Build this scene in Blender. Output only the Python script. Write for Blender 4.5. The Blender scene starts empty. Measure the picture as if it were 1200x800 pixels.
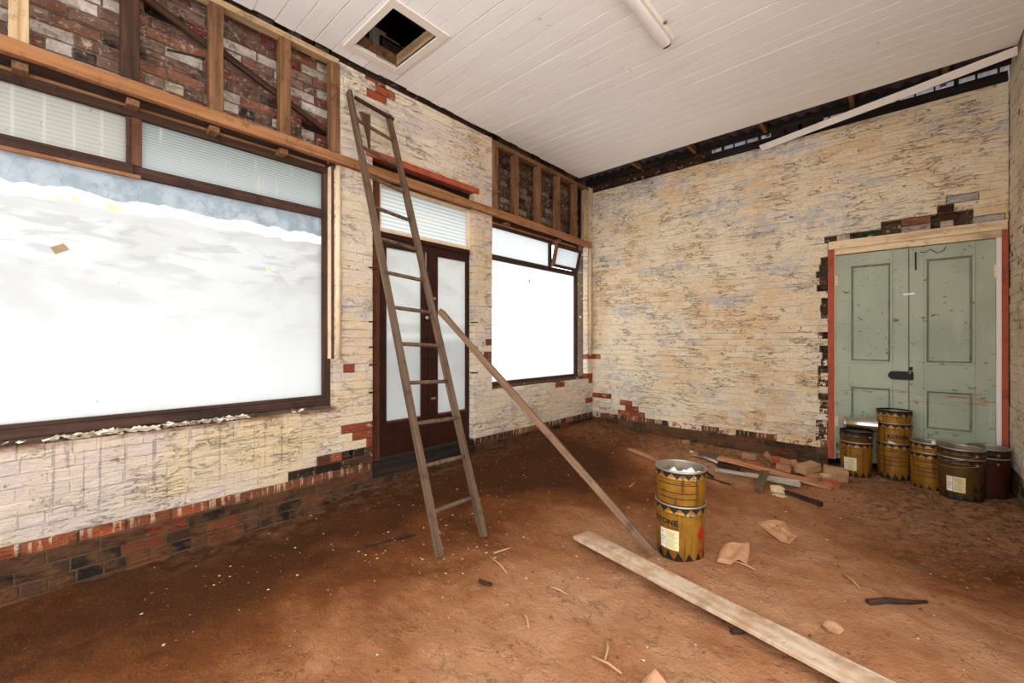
import bpy, bmesh, math, random
from math import sin, cos, pi, radians, atan2, sqrt
from mathutils import Vector, Matrix, noise as mnoise
R = random.Random(11)
C = bpy.context.scene.collection

# ------------------------------------------------------------------ helpers
def lin(r, g, b):
    f = lambda v: (v / 255 / 12.92) if v / 255 <= .04045 else ((v / 255 + .055) / 1.055) ** 2.4
    return (f(r), f(g), f(b), 1)

class MB:
    """collects polygons (with material slots) and builds one mesh object"""
    def __init__(s):
        s.v = []; s.f = []; s.m = []; s.sm = []; s.col = []; s.rnd = []
    def poly(s, pts, mat=0, smooth=False, col=None, rnd=.5):
        i = len(s.v); s.v += [tuple(p) for p in pts]
        s.f.append(tuple(range(i, i + len(pts)))); s.m.append(mat); s.sm.append(smooth)
        s.col += [col or (0, 0, 0, 0)] * len(pts); s.rnd += [rnd] * len(pts)
    def mesh(s, verts, faces, mat=0, smooth=False, M=None):
        i = len(s.v)
        s.v += [tuple(M @ Vector(p)) if M else tuple(p) for p in verts]
        s.col += [(0, 0, 0, 0)] * len(verts); s.rnd += [.5] * len(verts)
        for f in faces:
            s.f.append(tuple(a + i for a in f)); s.m.append(mat); s.sm.append(smooth)
    def box(s, c, d, mat=0, M=None):
        x, y, z = d[0] / 2, d[1] / 2, d[2] / 2
        vs = [(c[0] + a * x, c[1] + b * y, c[2] + e * z) for a in (-1, 1) for b in (-1, 1) for e in (-1, 1)]
        s.mesh(vs, [(0, 1, 3, 2), (4, 6, 7, 5), (0, 4, 5, 1), (2, 3, 7, 6), (0, 2, 6, 4), (1, 5, 7, 3)], mat, False, M)
    def bb(s, x0, x1, y0, y1, z0, z1, mat=0):
        s.box(((x0 + x1) / 2, (y0 + y1) / 2, (z0 + z1) / 2), (abs(x1 - x0), abs(y1 - y0), abs(z1 - z0)), mat)
    def lathe(s, prof, n=48, mat=0, M=None, smooth=True, cap0=False, cap1=False, mats=None):
        vs = []; fs = []
        for r, z in prof:
            vs += [(r * cos(2 * pi * k / n), r * sin(2 * pi * k / n), z) for k in range(n)]
        i0 = len(s.f)
        for j in range(len(prof) - 1):
            for k in range(n):
                fs.append((j * n + k, j * n + (k + 1) % n, (j + 1) * n + (k + 1) % n, (j + 1) * n + k))
        if cap0: fs.append(tuple(range(n - 1, -1, -1)))
        if cap1: fs.append(tuple((len(prof) - 1) * n + k for k in range(n)))
        s.mesh(vs, fs, mat, smooth, M)
        if mats:
            for j in range(len(prof) - 1):
                for k in range(n): s.m[i0 + j * n + k] = mats[j]
    def tube(s, pts, r, n=8, mat=0, cap=True):
        pts = [Vector(p) for p in pts]; vs = []; fs = []; prev = None
        for i, p in enumerate(pts):
            t = (pts[min(i + 1, len(pts) - 1)] - pts[max(i - 1, 0)]).normalized()
            if prev is None:
                a = Vector((0, 0, 1)) if abs(t.z) < .9 else Vector((1, 0, 0))
                u = t.cross(a).normalized()
            else:
                u = (prev - t * prev.dot(t)).normalized()
            prev = u; w = t.cross(u)
            rr = r[i] if isinstance(r, (list, tuple)) else r
            vs += [p + (u * cos(2 * pi * k / n) + w * sin(2 * pi * k / n)) * rr for k in range(n)]
        for i in range(len(pts) - 1):
            for k in range(n):
                fs.append((i * n + k, i * n + (k + 1) % n, (i + 1) * n + (k + 1) % n, (i + 1) * n + k))
        if cap: fs += [tuple(range(n - 1, -1, -1)), tuple((len(pts) - 1) * n + k for k in range(n))]
        s.mesh(vs, fs, mat, True)
    def build(s, name, mats, parent=None, loc=None, M=None, attrs=False, bevel=0, link=True):
        """vertices are given in the parent's space (or world space when top-level); loc becomes the object's origin"""
        me = bpy.data.meshes.new(name)
        off = Vector(loc) if loc else Vector((0, 0, 0))
        me.from_pydata([tuple(Vector(p) - off) for p in s.v], [], s.f)
        for mt in (mats if isinstance(mats, (list, tuple)) else [mats]): me.materials.append(mt)
        me.polygons.foreach_set('material_index', s.m)
        me.polygons.foreach_set('use_smooth', s.sm)
        if attrs:
            a = me.attributes.new('bcol', 'FLOAT_COLOR', 'POINT'); a.data.foreach_set('color', [c for q in s.col for c in q])
            a = me.attributes.new('brnd', 'FLOAT', 'POINT'); a.data.foreach_set('value', s.rnd)
        me.update()
        o = bpy.data.objects.new(name, me)
        C.objects.link(o)
        o.location = off
        if parent: o.parent = parent
        if M is not None: o.matrix_basis = M
        if bevel:
            b = o.modifiers.new('Bevel', 'BEVEL'); b.width = bevel; b.segments = 2; b.limit_method = 'ANGLE'
        return o

def tag(o, label=None, cat=None, group=None, kind=None):
    if label: o['label'] = label
    if cat: o['category'] = cat
    if group: o['group'] = group
    if kind: o['kind'] = kind
    return o
def empty(name, loc, label=None, cat=None, group=None, kind=None, rz=0):
    o = bpy.data.objects.new(name, None); C.objects.link(o); o.location = loc; o.rotation_euler = (0, 0, rz)
    o.empty_display_size = .1
    return tag(o, label, cat, group, kind)
def copy_tree(o, parent=None):
    c = o.copy(); C.objects.link(c)
    if parent: c.parent = parent
    for ch in list(o.children): copy_tree(ch, c)
    return c

# ------------------------------------------------------------------ node helper
class NG:
    def __init__(s, name):
        s.mat = bpy.data.materials.new(name); s.mat.use_nodes = True
        s.t = s.mat.node_tree; s.t.nodes.clear()
        s.out = s.t.nodes.new('ShaderNodeOutputMaterial')
        s.geo = s.t.nodes.new('ShaderNodeNewGeometry'); s.tc = s.t.nodes.new('ShaderNodeTexCoord')
        s.pos = s.geo.outputs['Position']; s.obj = s.tc.outputs['Object']
    def n(s, typ, ins=None, **props):
        nd = s.t.nodes.new(typ)
        for k, v in props.items(): setattr(nd, k, v)
        for k, v in (ins or {}).items():
            if isinstance(v, bpy.types.NodeSocket): s.t.links.new(v, nd.inputs[k])
            else: nd.inputs[k].default_value = v
        return nd
    def map(s, vec, scale=(1, 1, 1), loc=(0, 0, 0), rot=(0, 0, 0)):
        return s.n('ShaderNodeMapping', {'Vector': vec, 'Scale': scale, 'Location': loc, 'Rotation': rot}).outputs[0]
    def noise(s, vec, scale=1., detail=4., rough=.55, dist=0.):
        return s.n('ShaderNodeTexNoise', {'Vector': vec, 'Scale': scale, 'Detail': detail, 'Roughness': rough, 'Distortion': dist}).outputs[0]
    def vor(s, vec, scale=1., feature='F1', out=0, rnd=1.):
        return s.n('ShaderNodeTexVoronoi', {'Vector': vec, 'Scale': scale, 'Randomness': rnd}, feature=feature).outputs[out]
    def ramp(s, fac, stops, interp='LINEAR'):
        nd = s.n('ShaderNodeValToRGB', {'Fac': fac}); cr = nd.color_ramp; cr.interpolation = interp
        while len(cr.elements) < len(stops): cr.elements.new(.5)
        for e, (p, c) in zip(cr.elements, stops):
            e.position = p; e.color = c if hasattr(c, '__len__') else (c, c, c, 1)
        return nd.outputs[0]
    def step(s, fac, a, b, lo=0., hi=1.):
        return s.n('ShaderNodeMapRange', {'Value': fac, 'From Min': a, 'From Max': b, 'To Min': lo, 'To Max': hi}, interpolation_type='SMOOTHSTEP').outputs[0]
    def mth(s, op, a, b=0., clamp=False):
        return s.n('ShaderNodeMath', {0: a, 1: b}, operation=op, use_clamp=clamp).outputs[0]
    def mix(s, fac, a, b, blend='MIX'):
        nd = s.n('ShaderNodeMix', data_type='RGBA', blend_type=blend)
        for k, v in ((0, fac), (6, a), (7, b)):
            if isinstance(v, bpy.types.NodeSocket): s.t.links.new(v, nd.inputs[k])
            else: nd.inputs[k].default_value = v
        return nd.outputs[2]
    def sep(s, vec):
        return s.n('ShaderNodeSeparateXYZ', {0: vec}).outputs
    def bump(s, h, strength=.5, dist=.01):
        return s.n('ShaderNodeBump', {'Height': h, 'Strength': strength, 'Distance': dist}).outputs[0]
    def bsdf(s, col, rough=.7, metal=0., normal=None, spec=.3):
        ins = {'Base Color': col, 'Roughness': rough, 'Metallic': metal, 'Specular IOR Level': spec}
        if normal is not None: ins['Normal'] = normal
        b = s.n('ShaderNodeBsdfPrincipled', ins).outputs[0]
        s.t.links.new(b, s.out.inputs[0]); return s.mat

def plain(name, c, rough=.7, metal=0., dirt=.25, scale=8, spec=.3):
    g = NG(name)
    f = g.noise(g.obj, scale, 5)
    col = g.mix(g.step(f, .45, .75, 0, dirt), c, (c[0] * .35, c[1] * .3, c[2] * .25, 1))
    return g.bsdf(col, rough, metal, g.bump(g.noise(g.obj, scale * 6, 3), .15, .003), spec)

def wood(name, dark, mid, light, dust=None, grain=24, rough=.75, knots=.0):
    """grain runs along the object's local X axis"""
    g = NG(name)
    rnd = g.n('ShaderNodeObjectInfo').outputs['Random']
    v = g.n('ShaderNodeVectorMath', {0: g.obj, 1: g.n('ShaderNodeCombineXYZ', {0: g.mth('MULTIPLY', rnd, 37.), 1: g.mth('MULTIPLY', rnd, 11.)}).outputs[0]}, operation='ADD').outputs[0]
    a = g.noise(g.map(v, (1.2, grain, grain)), 1., 6, .6, .4)
    b = g.noise(g.map(v, (.9, 4, 4)), 1.6, 5, .6)
    col = g.ramp(a, [(.25, dark), (.5, mid), (.78, light)])
    col = g.mix(g.step(b, .52, .74, 0, .65), col, (dark[0] * .6, dark[1] * .55, dark[2] * .5, 1))
    if dust: col = g.mix(g.step(g.noise(v, 5., 6, .65), .42, .66, 0, .8), col, dust)
    col = g.mix(g.step(g.noise(g.map(v, (1, 1, 1), (5, 5, 5)), 9., 6, .7), .52, .66, 0, .55), col, (dark[0] * .5, dark[1] * .5, dark[2] * .5, 1))
    sp = g.noise(v, 46., 2)
    col = g.mix(g.step(sp, .70, .74, 0, .8), col, (.015, .01, .006, 1))
    return g.bsdf(col, rough, 0, g.bump(a, .35, .006), .25)

M = {}
M['frame_wood'] = wood('stud timber', lin(70, 46, 27), lin(120, 84, 54), lin(150, 112, 76))
M['pale_wood'] = wood('pale timber', lin(140, 110, 76), lin(188, 158, 118), lin(210, 182, 144))
M['dark_wood'] = wood('dark timber', lin(34, 20, 12), lin(62, 40, 26), lin(88, 58, 38))
M['black_wood'] = wood('blackened timber', lin(14, 10, 8), lin(34, 25, 19), lin(60, 47, 35))
M['door_wood'] = wood('varnished door', lin(30, 12, 7), lin(48, 20, 12), lin(66, 30, 18), rough=.45)
M['jamb_wood'] = wood('varnished jamb', lin(62, 32, 17), lin(90, 50, 28), lin(112, 68, 40), rough=.5)
M['sash_wood'] = wood('window timber', lin(40, 25, 19), lin(64, 42, 32), lin(88, 60, 46))
M['orange_wood'] = wood('orange stained timber', lin(112, 72, 42), lin(152, 103, 64), lin(172, 124, 82))
M['grey_wood'] = wood('weathered timber', lin(66, 50, 38), lin(96, 75, 57), lin(122, 98, 76))
M['prop_wood'] = wood('rough prop', lin(70, 52, 38), lin(112, 84, 62), lin(136, 106, 80), grain=18)
M['plank_wood'] = wood('painted plank', lin(172, 146, 120), lin(190, 166, 140), lin(206, 186, 162), dust=lin(160, 118, 84))
M['pink_wood'] = wood('old floorboard', lin(140, 92, 62), lin(182, 128, 90), lin(206, 154, 116))
M['greywhite_wood'] = wood('grey painted strip', lin(128, 118, 102), lin(172, 162, 144), lin(200, 190, 172))
M['cream_wood'] = wood('cream painted timber', lin(196, 164, 122), lin(226, 200, 160), lin(238, 216, 180))
M['red_paint'] = plain('red oxide paint', lin(166, 80, 54), .7, 0, .6, 9)
M['cream_paint'] = plain('cream paint', lin(224, 200, 164), .7, 0, .35, 7)
M['white_paint'] = plain('white paint', lin(232, 224, 212), .6, 0, .15, 5)
M['black_hole'] = plain('soot', (.006, .005, .004, 1), .95)  # black for gaps, their darkness put into the colour
M['iron'] = plain('rusty iron', lin(60, 36, 24), .7, .4)
M['black_iron'] = plain('black iron', lin(26, 20, 18), .4, .6)
M['tin'] = plain('bright tin', lin(215, 210, 205), .18, 1., .2)
M['steel'] = plain('dull steel', lin(170, 160, 145), .45, .8, .4)
M['wire'] = plain('wire', lin(140, 120, 95), .5, .7)
M['white_plastic'] = plain('white sheet', lin(235, 230, 225), .35, 0, .1)
M['grey_lap'] = plain('grey board', lin(120, 116, 112), .8, 0, .4)
M['cloth'] = plain('brown rag', lin(84, 58, 40), .95)
M['paper'] = plain('old paper', lin(228, 220, 200), .8, 0, .25, 20)
M['tan_paper'] = plain('tan paper', lin(160, 132, 100), .8)
M['yellow_paper'] = plain('yellowed paper', lin(220, 205, 150), .8, 0, .25, 20)
M['card'] = plain('cardboard', lin(190, 140, 102), .9, 0, .3, 14)
M['ink'] = plain('black ink', (.012, .010, .008, 1), .5)
M['hazard_red'] = plain('red print', lin(150, 34, 22), .5)
M['twig'] = plain('splinter', lin(180, 138, 98), .9)
M['brick_red'] = plain('loose brick', lin(172, 86, 54), .95, 0, .5, 14)
M['brick_dull'] = plain('earthy red brick', lin(128, 58, 34), .95, 0, .7, 12)
M['brick_pink'] = plain('dusty brick', lin(166, 118, 86), .95, 0, .5, 14)
M['brick_tan'] = plain('mortar-covered brick', lin(172, 132, 94), .95, 0, .4, 14)
M['stone'] = plain('pale stone', lin(205, 180, 140), .95, 0, .35, 14)

# ------------------------------------------------------------------ brick material
def brick_mat(name, cream, tan, cool, cool_amt, tint, drips=False, streak=1., skin=False):
    g = NG(name)
    at = g.n('ShaderNodeAttribute', attribute_name='bcol'); bcol = at.outputs['Color']; bare = at.outputs['Alpha']
    brnd = g.n('ShaderNodeAttribute', attribute_name='brnd').outputs['Fac']
    p = g.pos; xyz = g.sep(p)
    big = g.noise(p, .6, 5, .6); med = g.noise(p, 2.6, 7, .65); fine = g.noise(p, 15., 7, .7)
    hor = g.noise(g.map(p, (2.4, 2.4, 11.)), 1.7, 8, .7, .4)
    pit = g.noise(g.map(p, (1, 1, 1.9), (5, 1, 2)), 8., 7, .68, .3)
    col = g.mix(g.step(big, .40, .60), cream, tan)
    col = g.mix(g.step(brnd, .35, .9, 0, .6), col, tint)
    cm = g.mth('ADD', g.noise(g.map(p, (1., 1., 2.2), (7, 3, 1)), 1.2, 8, .72), g.step(xyz[2], 3.35, 3.95, 0, .035))
    coolm = g.mth('MULTIPLY', g.mth('MULTIPLY', g.step(cm, .505, .62), g.step(fine, .38, .56)), cool_amt)
    col = g.mix(coolm, col, cool)
    col = g.mix(g.step(fine, .54, .70, 0, .5), col, lin(240, 230, 210))
    col = g.mix(g.step(hor, .55, .68, 0, .30 * streak), col, lin(160, 124, 84))
    col = g.mix(g.mth('MULTIPLY', g.step(med, .56, .72), .28 * streak), col, lin(140, 102, 66))
    zj = g.mth('ADD', g.mth('DIVIDE', g.mth('SUBTRACT', xyz[2], .15), .0845), g.mth('MULTIPLY', g.mth('SUBTRACT', g.noise(p, 6., 4), .5), .22))
    jl = g.mth('ABSOLUTE', g.mth('SUBTRACT', g.mth('FRACT', zj), .5))
    jm = g.mth('MULTIPLY', g.step(jl, .44, .49), g.step(g.noise(g.map(p, (1, 1, 3.), (4, 4, 4)), 2.6, 5, .65), .47, .58))
    col = g.mix(g.mth('MULTIPLY', jm, .6), col, lin(120, 82, 50))
    crack = g.mth('ABSOLUTE', g.mth('SUBTRACT', g.noise(g.map(p, (1.4, 1.4, 6.), (2, 5, 9)), 2.3, 8, .68, .4), .5))
    ck = g.mth('MULTIPLY', g.step(crack, .014, .0, 0, 1), g.step(med, .45, .58))
    col = g.mix(g.mth('MULTIPLY', ck, .6 * streak), col, lin(100, 64, 36))
    pk = g.step(pit, .64, .70)
    col = g.mix(g.mth('MULTIPLY', pk, .75), col, lin(104, 68, 42))
    spk = g.noise(g.map(p, (1, 1, 1.5), (3, 3, 3)), 30., 4, .65)
    col = g.mix(g.step(spk, .64, .68, 0, .85), col, lin(84, 50, 28))
    spk2 = g.noise(g.map(p, (1, 1, 1.6), (9, 3, 3)), 5.5, 5, .62)
    flake = g.step(spk2, .715, .735)
    col = g.mix(g.mth('MULTIPLY', flake, .9), col, lin(136, 70, 44))
    if drips:
        dn = g.noise(g.map(p, (1, 22., .30), (0, 4, 0)), 1., 2, .5)
        dm = g.mth('MULTIPLY', g.step(dn, .585, .64), g.step(g.noise(g.map(p, (1, 8, 3)), 3., 4), .40, .52))
        zone = g.mth('MULTIPLY', g.step(xyz[2], .18, .40), g.mth('MULTIPLY', g.step(xyz[2], .76, .70), g.step(xyz[1], 1.75, 1.4)))
        col = g.mix(g.mth('MULTIPLY', g.mth('MULTIPLY', dm, zone), .85), col, lin(94, 90, 92))
        lo = g.mth('MULTIPLY', g.step(xyz[2], .76, .70), g.step(xyz[1], 1.9, 1.7))
        col = g.mix(g.mth('MULTIPLY', lo, .55), col, g.mix(g.step(big, .42, .58), lin(190, 170, 166), lin(214, 190, 146)))
        lip = g.mth('MULTIPLY', g.step(xyz[2], .70, .735), g.step(xyz[2], .80, .75)); col = g.mix(g.mth('MULTIPLY', g.mth('MULTIPLY', lip, g.step(xyz[1], 1.92, 1.86)), g.step(med, .40, .55, .3, .9)), col, lin(134, 94, 66))
    # bare bricks with remnants of paint
    if skin:
        raw = g.mix(g.step(fine, .36, .62, 0, .8), bcol, g.mix(.5, bcol, lin(150, 124, 106)))
        raw = g.mix(g.step(g.noise(p, 12., 7, .72), .54, .62, 0, .55), raw, lin(96, 72, 58))
        raw = g.mix(g.step(g.noise(p, 28., 5, .7), .58, .64, 0, .6), raw, lin(206, 194, 180))
    else:
        raw = g.mix(g.step(g.noise(p, 20., 5, .65), .4, .72, 0, .5), bcol, g.mix(.5, bcol, (.012, .009, .007, 1)))
    rem = g.mth('MULTIPLY', g.step(g.noise(g.map(p, (1, 1, 1.4), (1, 8, 4)), 11., 6, .68), .60, .64), .7)
    raw = g.mix(g.mth('MULTIPLY', rem, g.step(xyz[2], .02, .3)), raw, lin(214, 190, 160))
    dr2 = g.mth('MULTIPLY', g.step(g.noise(g.map(p, (30, 30, 2.)), 1., 3), .54, .60), g.mth('MULTIPLY', g.step(xyz[2], .06, .12), g.step(xyz[2], .18, .15)))
    raw = g.mix(g.mth('MULTIPLY', dr2, .8), raw, lin(206, 176, 146))
    film = g.mth('MULTIPLY', g.step(xyz[2], .14, -.12, .35, 1.), g.step(g.noise(p, 8., 6, .65), .40, .62))
    raw = g.mix(g.mth('MULTIPLY', film, .75), raw, lin(104, 72, 46))
    edge = g.mth('ADD', bare, g.mth('MULTIPLY', g.mth('SUBTRACT', g.noise(p, 19., 6, .68), .5), 1.7))
    col = g.mix(g.step(edge, .44, .50), col, raw)
    h = g.mth('ADD', g.mth('MULTIPLY', hor, 1.8), g.mth('ADD', g.mth('MULTIPLY', fine, 1.0), g.mth('MULTIPLY', pk, -.5)))
    h = g.mth('SUBTRACT', h, g.mth('MULTIPLY', ck, .6))
    return g.bsdf(col, .88, 0, g.bump(h, .9, .02), .15)

M['wall_left'] = brick_mat('painted brick shopfront', lin(232, 216, 190), lin(222, 198, 164), lin(176, 174, 180), .6, lin(216, 200, 188), True, .8)
M['wall_back'] = brick_mat('painted brick back', lin(236, 218, 186), lin(228, 196, 152), lin(180, 184, 190), .75, lin(238, 222, 194), False, 1.0)
M['wall_right'] = brick_mat('painted brick side', lin(236, 220, 192), lin(228, 204, 168), lin(188, 188, 188), .3, lin(236, 222, 198))
M['brick_skin'] = brick_mat('rough unpainted brick', lin(226, 208, 178), lin(216, 190, 152), lin(182, 182, 182), .3, lin(228, 212, 188), False, 1., True)

BASE = [lin(70, 48, 33), lin(56, 41, 30), lin(88, 54, 34), lin(44, 33, 26), lin(100, 56, 34), lin(80, 52, 36), lin(36, 29, 24)]
BASEB = [lin(92, 70, 50), lin(78, 58, 42), lin(104, 74, 52), lin(62, 48, 36), lin(110, 66, 44)]
REDS = [lin(168, 80, 52), lin(154, 72, 48), lin(180, 92, 62)]
MIXED = [lin(120, 78, 60), lin(140, 84, 62), lin(104, 80, 68), lin(222, 212, 200), lin(228, 218, 204), lin(224, 214, 202), lin(150, 96, 74), lin(122, 40, 34), lin(200, 188, 176), lin(36, 30, 28), lin(150, 122, 106), lin(158, 92, 66), lin(110, 78, 64), lin(214, 200, 172), lin(146, 116, 100), lin(128, 96, 80)]
MIXDK = [lin(96, 60, 40), lin(80, 50, 34), lin(116, 72, 48), lin(60, 42, 30), lin(150, 132, 112), lin(104, 52, 34), lin(24, 20, 18), lin(130, 108, 88)]

def brick_wall(mb, P, u0, u1, z0, z1, openings=(), missing=(), bare_fn=None, flip=False, pitch=.24, course=.0845, zref=.15, depth=.1, rec=.004, seed=1, jit=.003, soft=False, mat=0, mortar=(.13, .085, .05), ragged=None, custom=None):
    r = random.Random(seed)
    def quad(a, b, c, d, col, rn):
        pts = [a, b, c, d]
        if flip: pts.reverse()
        mb.poly(pts, mat, False, col, rn)
    k0 = math.floor((z0 - zref) / course + 1e-4); k1 = math.ceil((z1 - zref) / course - 1e-4)
    for k in range(k0, k1):
        za, zb = max(z0, zref + k * course), min(z1, zref + (k + 1) * course)
        if zb - za < .012: continue
        zm = (za + zb) / 2
        iv = [(u0, u1)]
        for (a, b, c, d) in openings:
            if c < zm < d:
                nv = []
                for (p, q) in iv:
                    if b <= p or a >= q: nv.append((p, q)); continue
                    if p < a: nv.append((p, a))
                    if b < q: nv.append((b, q))
                iv = nv
        header = (k % 5 == 1)
        pt = pitch / 2 if header else pitch
        for (p, q) in iv:
            n = math.floor((p - 10) / pt); us = []
            off = (k % 2) * pitch / 2 + (k % 3) * .013
            e = math.floor((p - off) / pt) * pt + off
            edges = [p]
            while e < q:
                if e > p + .035 and e < q - .035: edges.append(e + r.uniform(-.008, .008))
                e += pt
            edges.append(q)
            if custom and k in custom:
                cu = custom[k]; edges = sorted([e_ for e_ in edges if e_ < cu[0] - .04 or e_ > cu[-1] + .04] + [c_ for c_ in cu if p < c_ < q] + ([q] if q <= cu[-1] + .04 else []))
            if ragged and abs(q - ragged) < .01: edges.insert(-1, q - r.uniform(.05, .13)); edges = sorted(edges)
            for a, b in zip(edges, edges[1:]):
                um = (a + b) / 2
                if any(m[0] < um < m[1] and m[2] < zm < m[3] for m in missing): continue
                bare, bc = bare_fn(um, zm, r) if bare_fn else (0, (.3, .2, .12, 1))
                rn = r.random()
                gp = (.0015 if soft else .0028) if bare < .5 else .006
                dj = r.uniform(-jit, jit) + jit
                bv = .004
                eb = (.0012 if soft else .0022) if bare < .5 else .004
                col = (bc[0], bc[1], bc[2], bare)
                mc = (*mortar, bare if bare < .5 else 1.)
                o = [(a + gp, za + gp), (b - gp, za + gp), (b - gp, zb - gp), (a + gp, zb - gp)]
                i = [(a + gp + bv, za + gp + bv), (b - gp - bv, za + gp + bv), (b - gp - bv, zb - gp - bv), (a + gp + bv, zb - gp - bv)]
                F = [P(x, z, dj + r.uniform(-.001, .001)) for x, z in i]; Eo = [P(x, z, dj + eb) for x, z in o]; D = [P(x, z, depth) for x, z in o]
                quad(*F, col, rn)
                for j in range(4):
                    l = (j + 1) % 4
                    quad(Eo[j], Eo[l], F[l], F[j], col, rn)
                    quad(D[j], D[l], Eo[l], Eo[j], col, rn)
                rc = dj + (eb + .0008 if bare < .5 else rec + .004)
                quad(P(a, za, rc), P(b, za, rc), P(b, zb, rc), P(a, zb, rc), mc, rn)

def slab(mb, u0, u1, z0, z1, P, d0, d1, openings, col=(.10, .07, .05, 1)):
    """backing masonry with rectangular openings"""
    us = sorted({u0, u1} | {min(max(v, u0), u1) for o in openings for v in o[:2]})
    zs = sorted({z0, z1} | {min(max(v, z0), z1) for o in openings for v in o[2:]})
    for a, b in zip(us, us[1:]):
        for c, d in zip(zs, zs[1:]):
            um, zm = (a + b) / 2, (c + d) / 2
            if any(o[0] < um < o[1] and o[2] < zm < o[3] for o in openings): continue
            cs = [P(u, z, w) for w in (d0, d1) for (u, z) in ((a, c), (b, c), (b, d), (a, d))]
            for f in ((0, 1, 2, 3), (7, 6, 5, 4), (0, 4, 5, 1), (1, 5, 6, 2), (2, 6, 7, 3), (3, 7, 4, 0)):
                mb.poly([cs[j] for j in f], 0, False, col, .5)

# ------------------------------------------------------------------ floor
CP = [(-.1, -2.5, -.2), (0, -.2, -.21), (0, .6, -.22), (0, 1.2, -.215), (0, 2.1, -.125), (0, 3.0, -.08), (0, 3.72, -.035), (0, 4.74, .04), (0, 6.36, .02), (.15, 6.5, 0),
      (1.02, 6.5, -.115), (2.16, 6.5, -.13), (3.33, 6.5, -.14), (4.2, 6.4, -.11), (4.8, 6.4, -.11), (4.5, 5.9, -.125), (4.79, 5.7, -.1), (3.0, 5.5, -.135), (1.6, 5.6, -.08),
      (1.5, 2.1, -.18), (2.7, 3.1, -.18), (3.5, 2.6, -.18), (4.5, 3.5, -.18), (2, 0, -.19), (4, 0, -.19), (4, -2, -.2), (.9, 4.8, -.03), (2, 4.4, -.16), (3.2, 4.2, -.17), (1., 3.4, -.12), (6.5, 3, -.18), (6.5, -2, -.2)]
def fh0(x, y):
    sw = s = 0
    for (a, b, z) in CP:
        w = 1 / (((x - a) ** 2 + (y - b) ** 2) ** 1.5 + .02); sw += w; s += w * z
    return s / sw
def fh(x, y):
    z = fh0(x, y)
    z += .022 * (mnoise.fractal((x * 1.3, y * 1.3, 4.2), 1., 2., 3))
    z += .013 * mnoise.fractal((x * 5., y * 5., 1.1), .9, 2., 4)
    z += .016 * max(0, mnoise.fractal((x * 3.1 + 9, y * 3.1, 2.7), .9, 2., 3) - .25) + .006 * mnoise.fractal((x * 11., y * 11., 5.1), .8, 2., 2)
    rub = max(0, min(1, (x - 3.1) / .9)) * max(0, min(1, (y - 3.6) / 1.0))
    crn = max(0, min(1, (y - 4.1) / .8))
    z += .012 * max(rub, crn * .7) * mnoise.fractal((x * 13., y * 13., 7.1), .8, 2., 3)
    return z

g = NG('dirt')
soil = g.n('ShaderNodeAttribute', attribute_name='soil').outputs['Fac']  # soil tone plus painted window-wall shade
rub = g.n('ShaderNodeAttribute', attribute_name='rubble').outputs['Fac']
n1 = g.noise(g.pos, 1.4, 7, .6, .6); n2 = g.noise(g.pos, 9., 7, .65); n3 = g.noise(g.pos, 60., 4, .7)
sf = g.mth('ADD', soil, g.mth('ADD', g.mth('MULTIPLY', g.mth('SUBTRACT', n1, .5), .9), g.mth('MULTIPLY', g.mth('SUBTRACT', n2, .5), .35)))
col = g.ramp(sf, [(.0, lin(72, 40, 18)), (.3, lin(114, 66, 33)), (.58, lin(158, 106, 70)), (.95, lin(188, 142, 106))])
gr = g.mth('MULTIPLY', rub, g.step(n2, .4, .6))
col = g.mix(g.mth('MULTIPLY', gr, .65), col, lin(134, 104, 76))
col = g.mix(g.mth('MULTIPLY', rub, g.step(g.noise(g.pos, 14., 6, .72), .48, .62, 0, .8)), col, lin(70, 46, 28))
cr_ = g.mth('ABSOLUTE', g.mth('SUBTRACT', g.noise(g.map(g.pos, (1, 1.5, 1)), 3.5, 8, .68, .5), .5))
col = g.mix(g.mth('MULTIPLY', g.step(cr_, .02, .0), g.step(n2, .42, .58, 0, .6)), col, lin(78, 42, 20))
col = g.mix(g.step(n3, .62, .74, 0, .4), col, lin(206, 160, 120))
col = g.mix(g.step(g.noise(g.pos, 34., 4, .7), .62, .74, 0, .55), col, lin(92, 46, 20))
hh = g.mth('ADD', g.mth('MULTIPLY', n2, 1.), g.mth('ADD', g.mth('MULTIPLY', n3, .5), g.mth('MULTIPLY', g.noise(g.pos, 26., 5, .7), .8)))
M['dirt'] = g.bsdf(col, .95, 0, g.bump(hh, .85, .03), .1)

mb = MB()
xs = [-.35 + .035 * i for i in range(212)]; ys = [-2.6 + .035 * i for i in range(267)]
vs = [(x, y, fh(x, y)) for y in ys for x in xs]
nx = len(xs)
mb.mesh(vs, [(j * nx + i, j * nx + i + 1, (j + 1) * nx + i + 1, (j + 1) * nx + i) for j in range(len(ys) - 1) for i in range(nx - 1)], 0, True)
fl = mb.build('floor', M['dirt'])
tag(fl, 'orange brown bare dirt floor of the gutted shop', 'floor', kind='structure')
def ss(a, b, v):
    t = max(0, min(1, (v - a) / (b - a))); return t * t * (3 - 2 * t)
soil_shade = []; rv = []
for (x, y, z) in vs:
    s_ = -.02 + .72 * ss(.5, 2.5, x) - .32 * ss(2.9, 3.9, y) * (1 - ss(4.3, 5.2, y)) * (1 - ss(2.2, 3.2, x))  # soil tone, with the shade along the window wall painted in as darker dirt
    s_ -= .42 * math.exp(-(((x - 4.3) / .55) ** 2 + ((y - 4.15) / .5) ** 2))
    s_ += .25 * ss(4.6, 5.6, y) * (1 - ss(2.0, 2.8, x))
    soil_shade.append(s_)
    rv.append(max(ss(3.3, 4.1, x) * ss(3.7, 4.9, y), .8 * ss(4.9, 5.9, y), .5 * ss(.5, .1, x) * ss(0., 1., y)))
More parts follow.
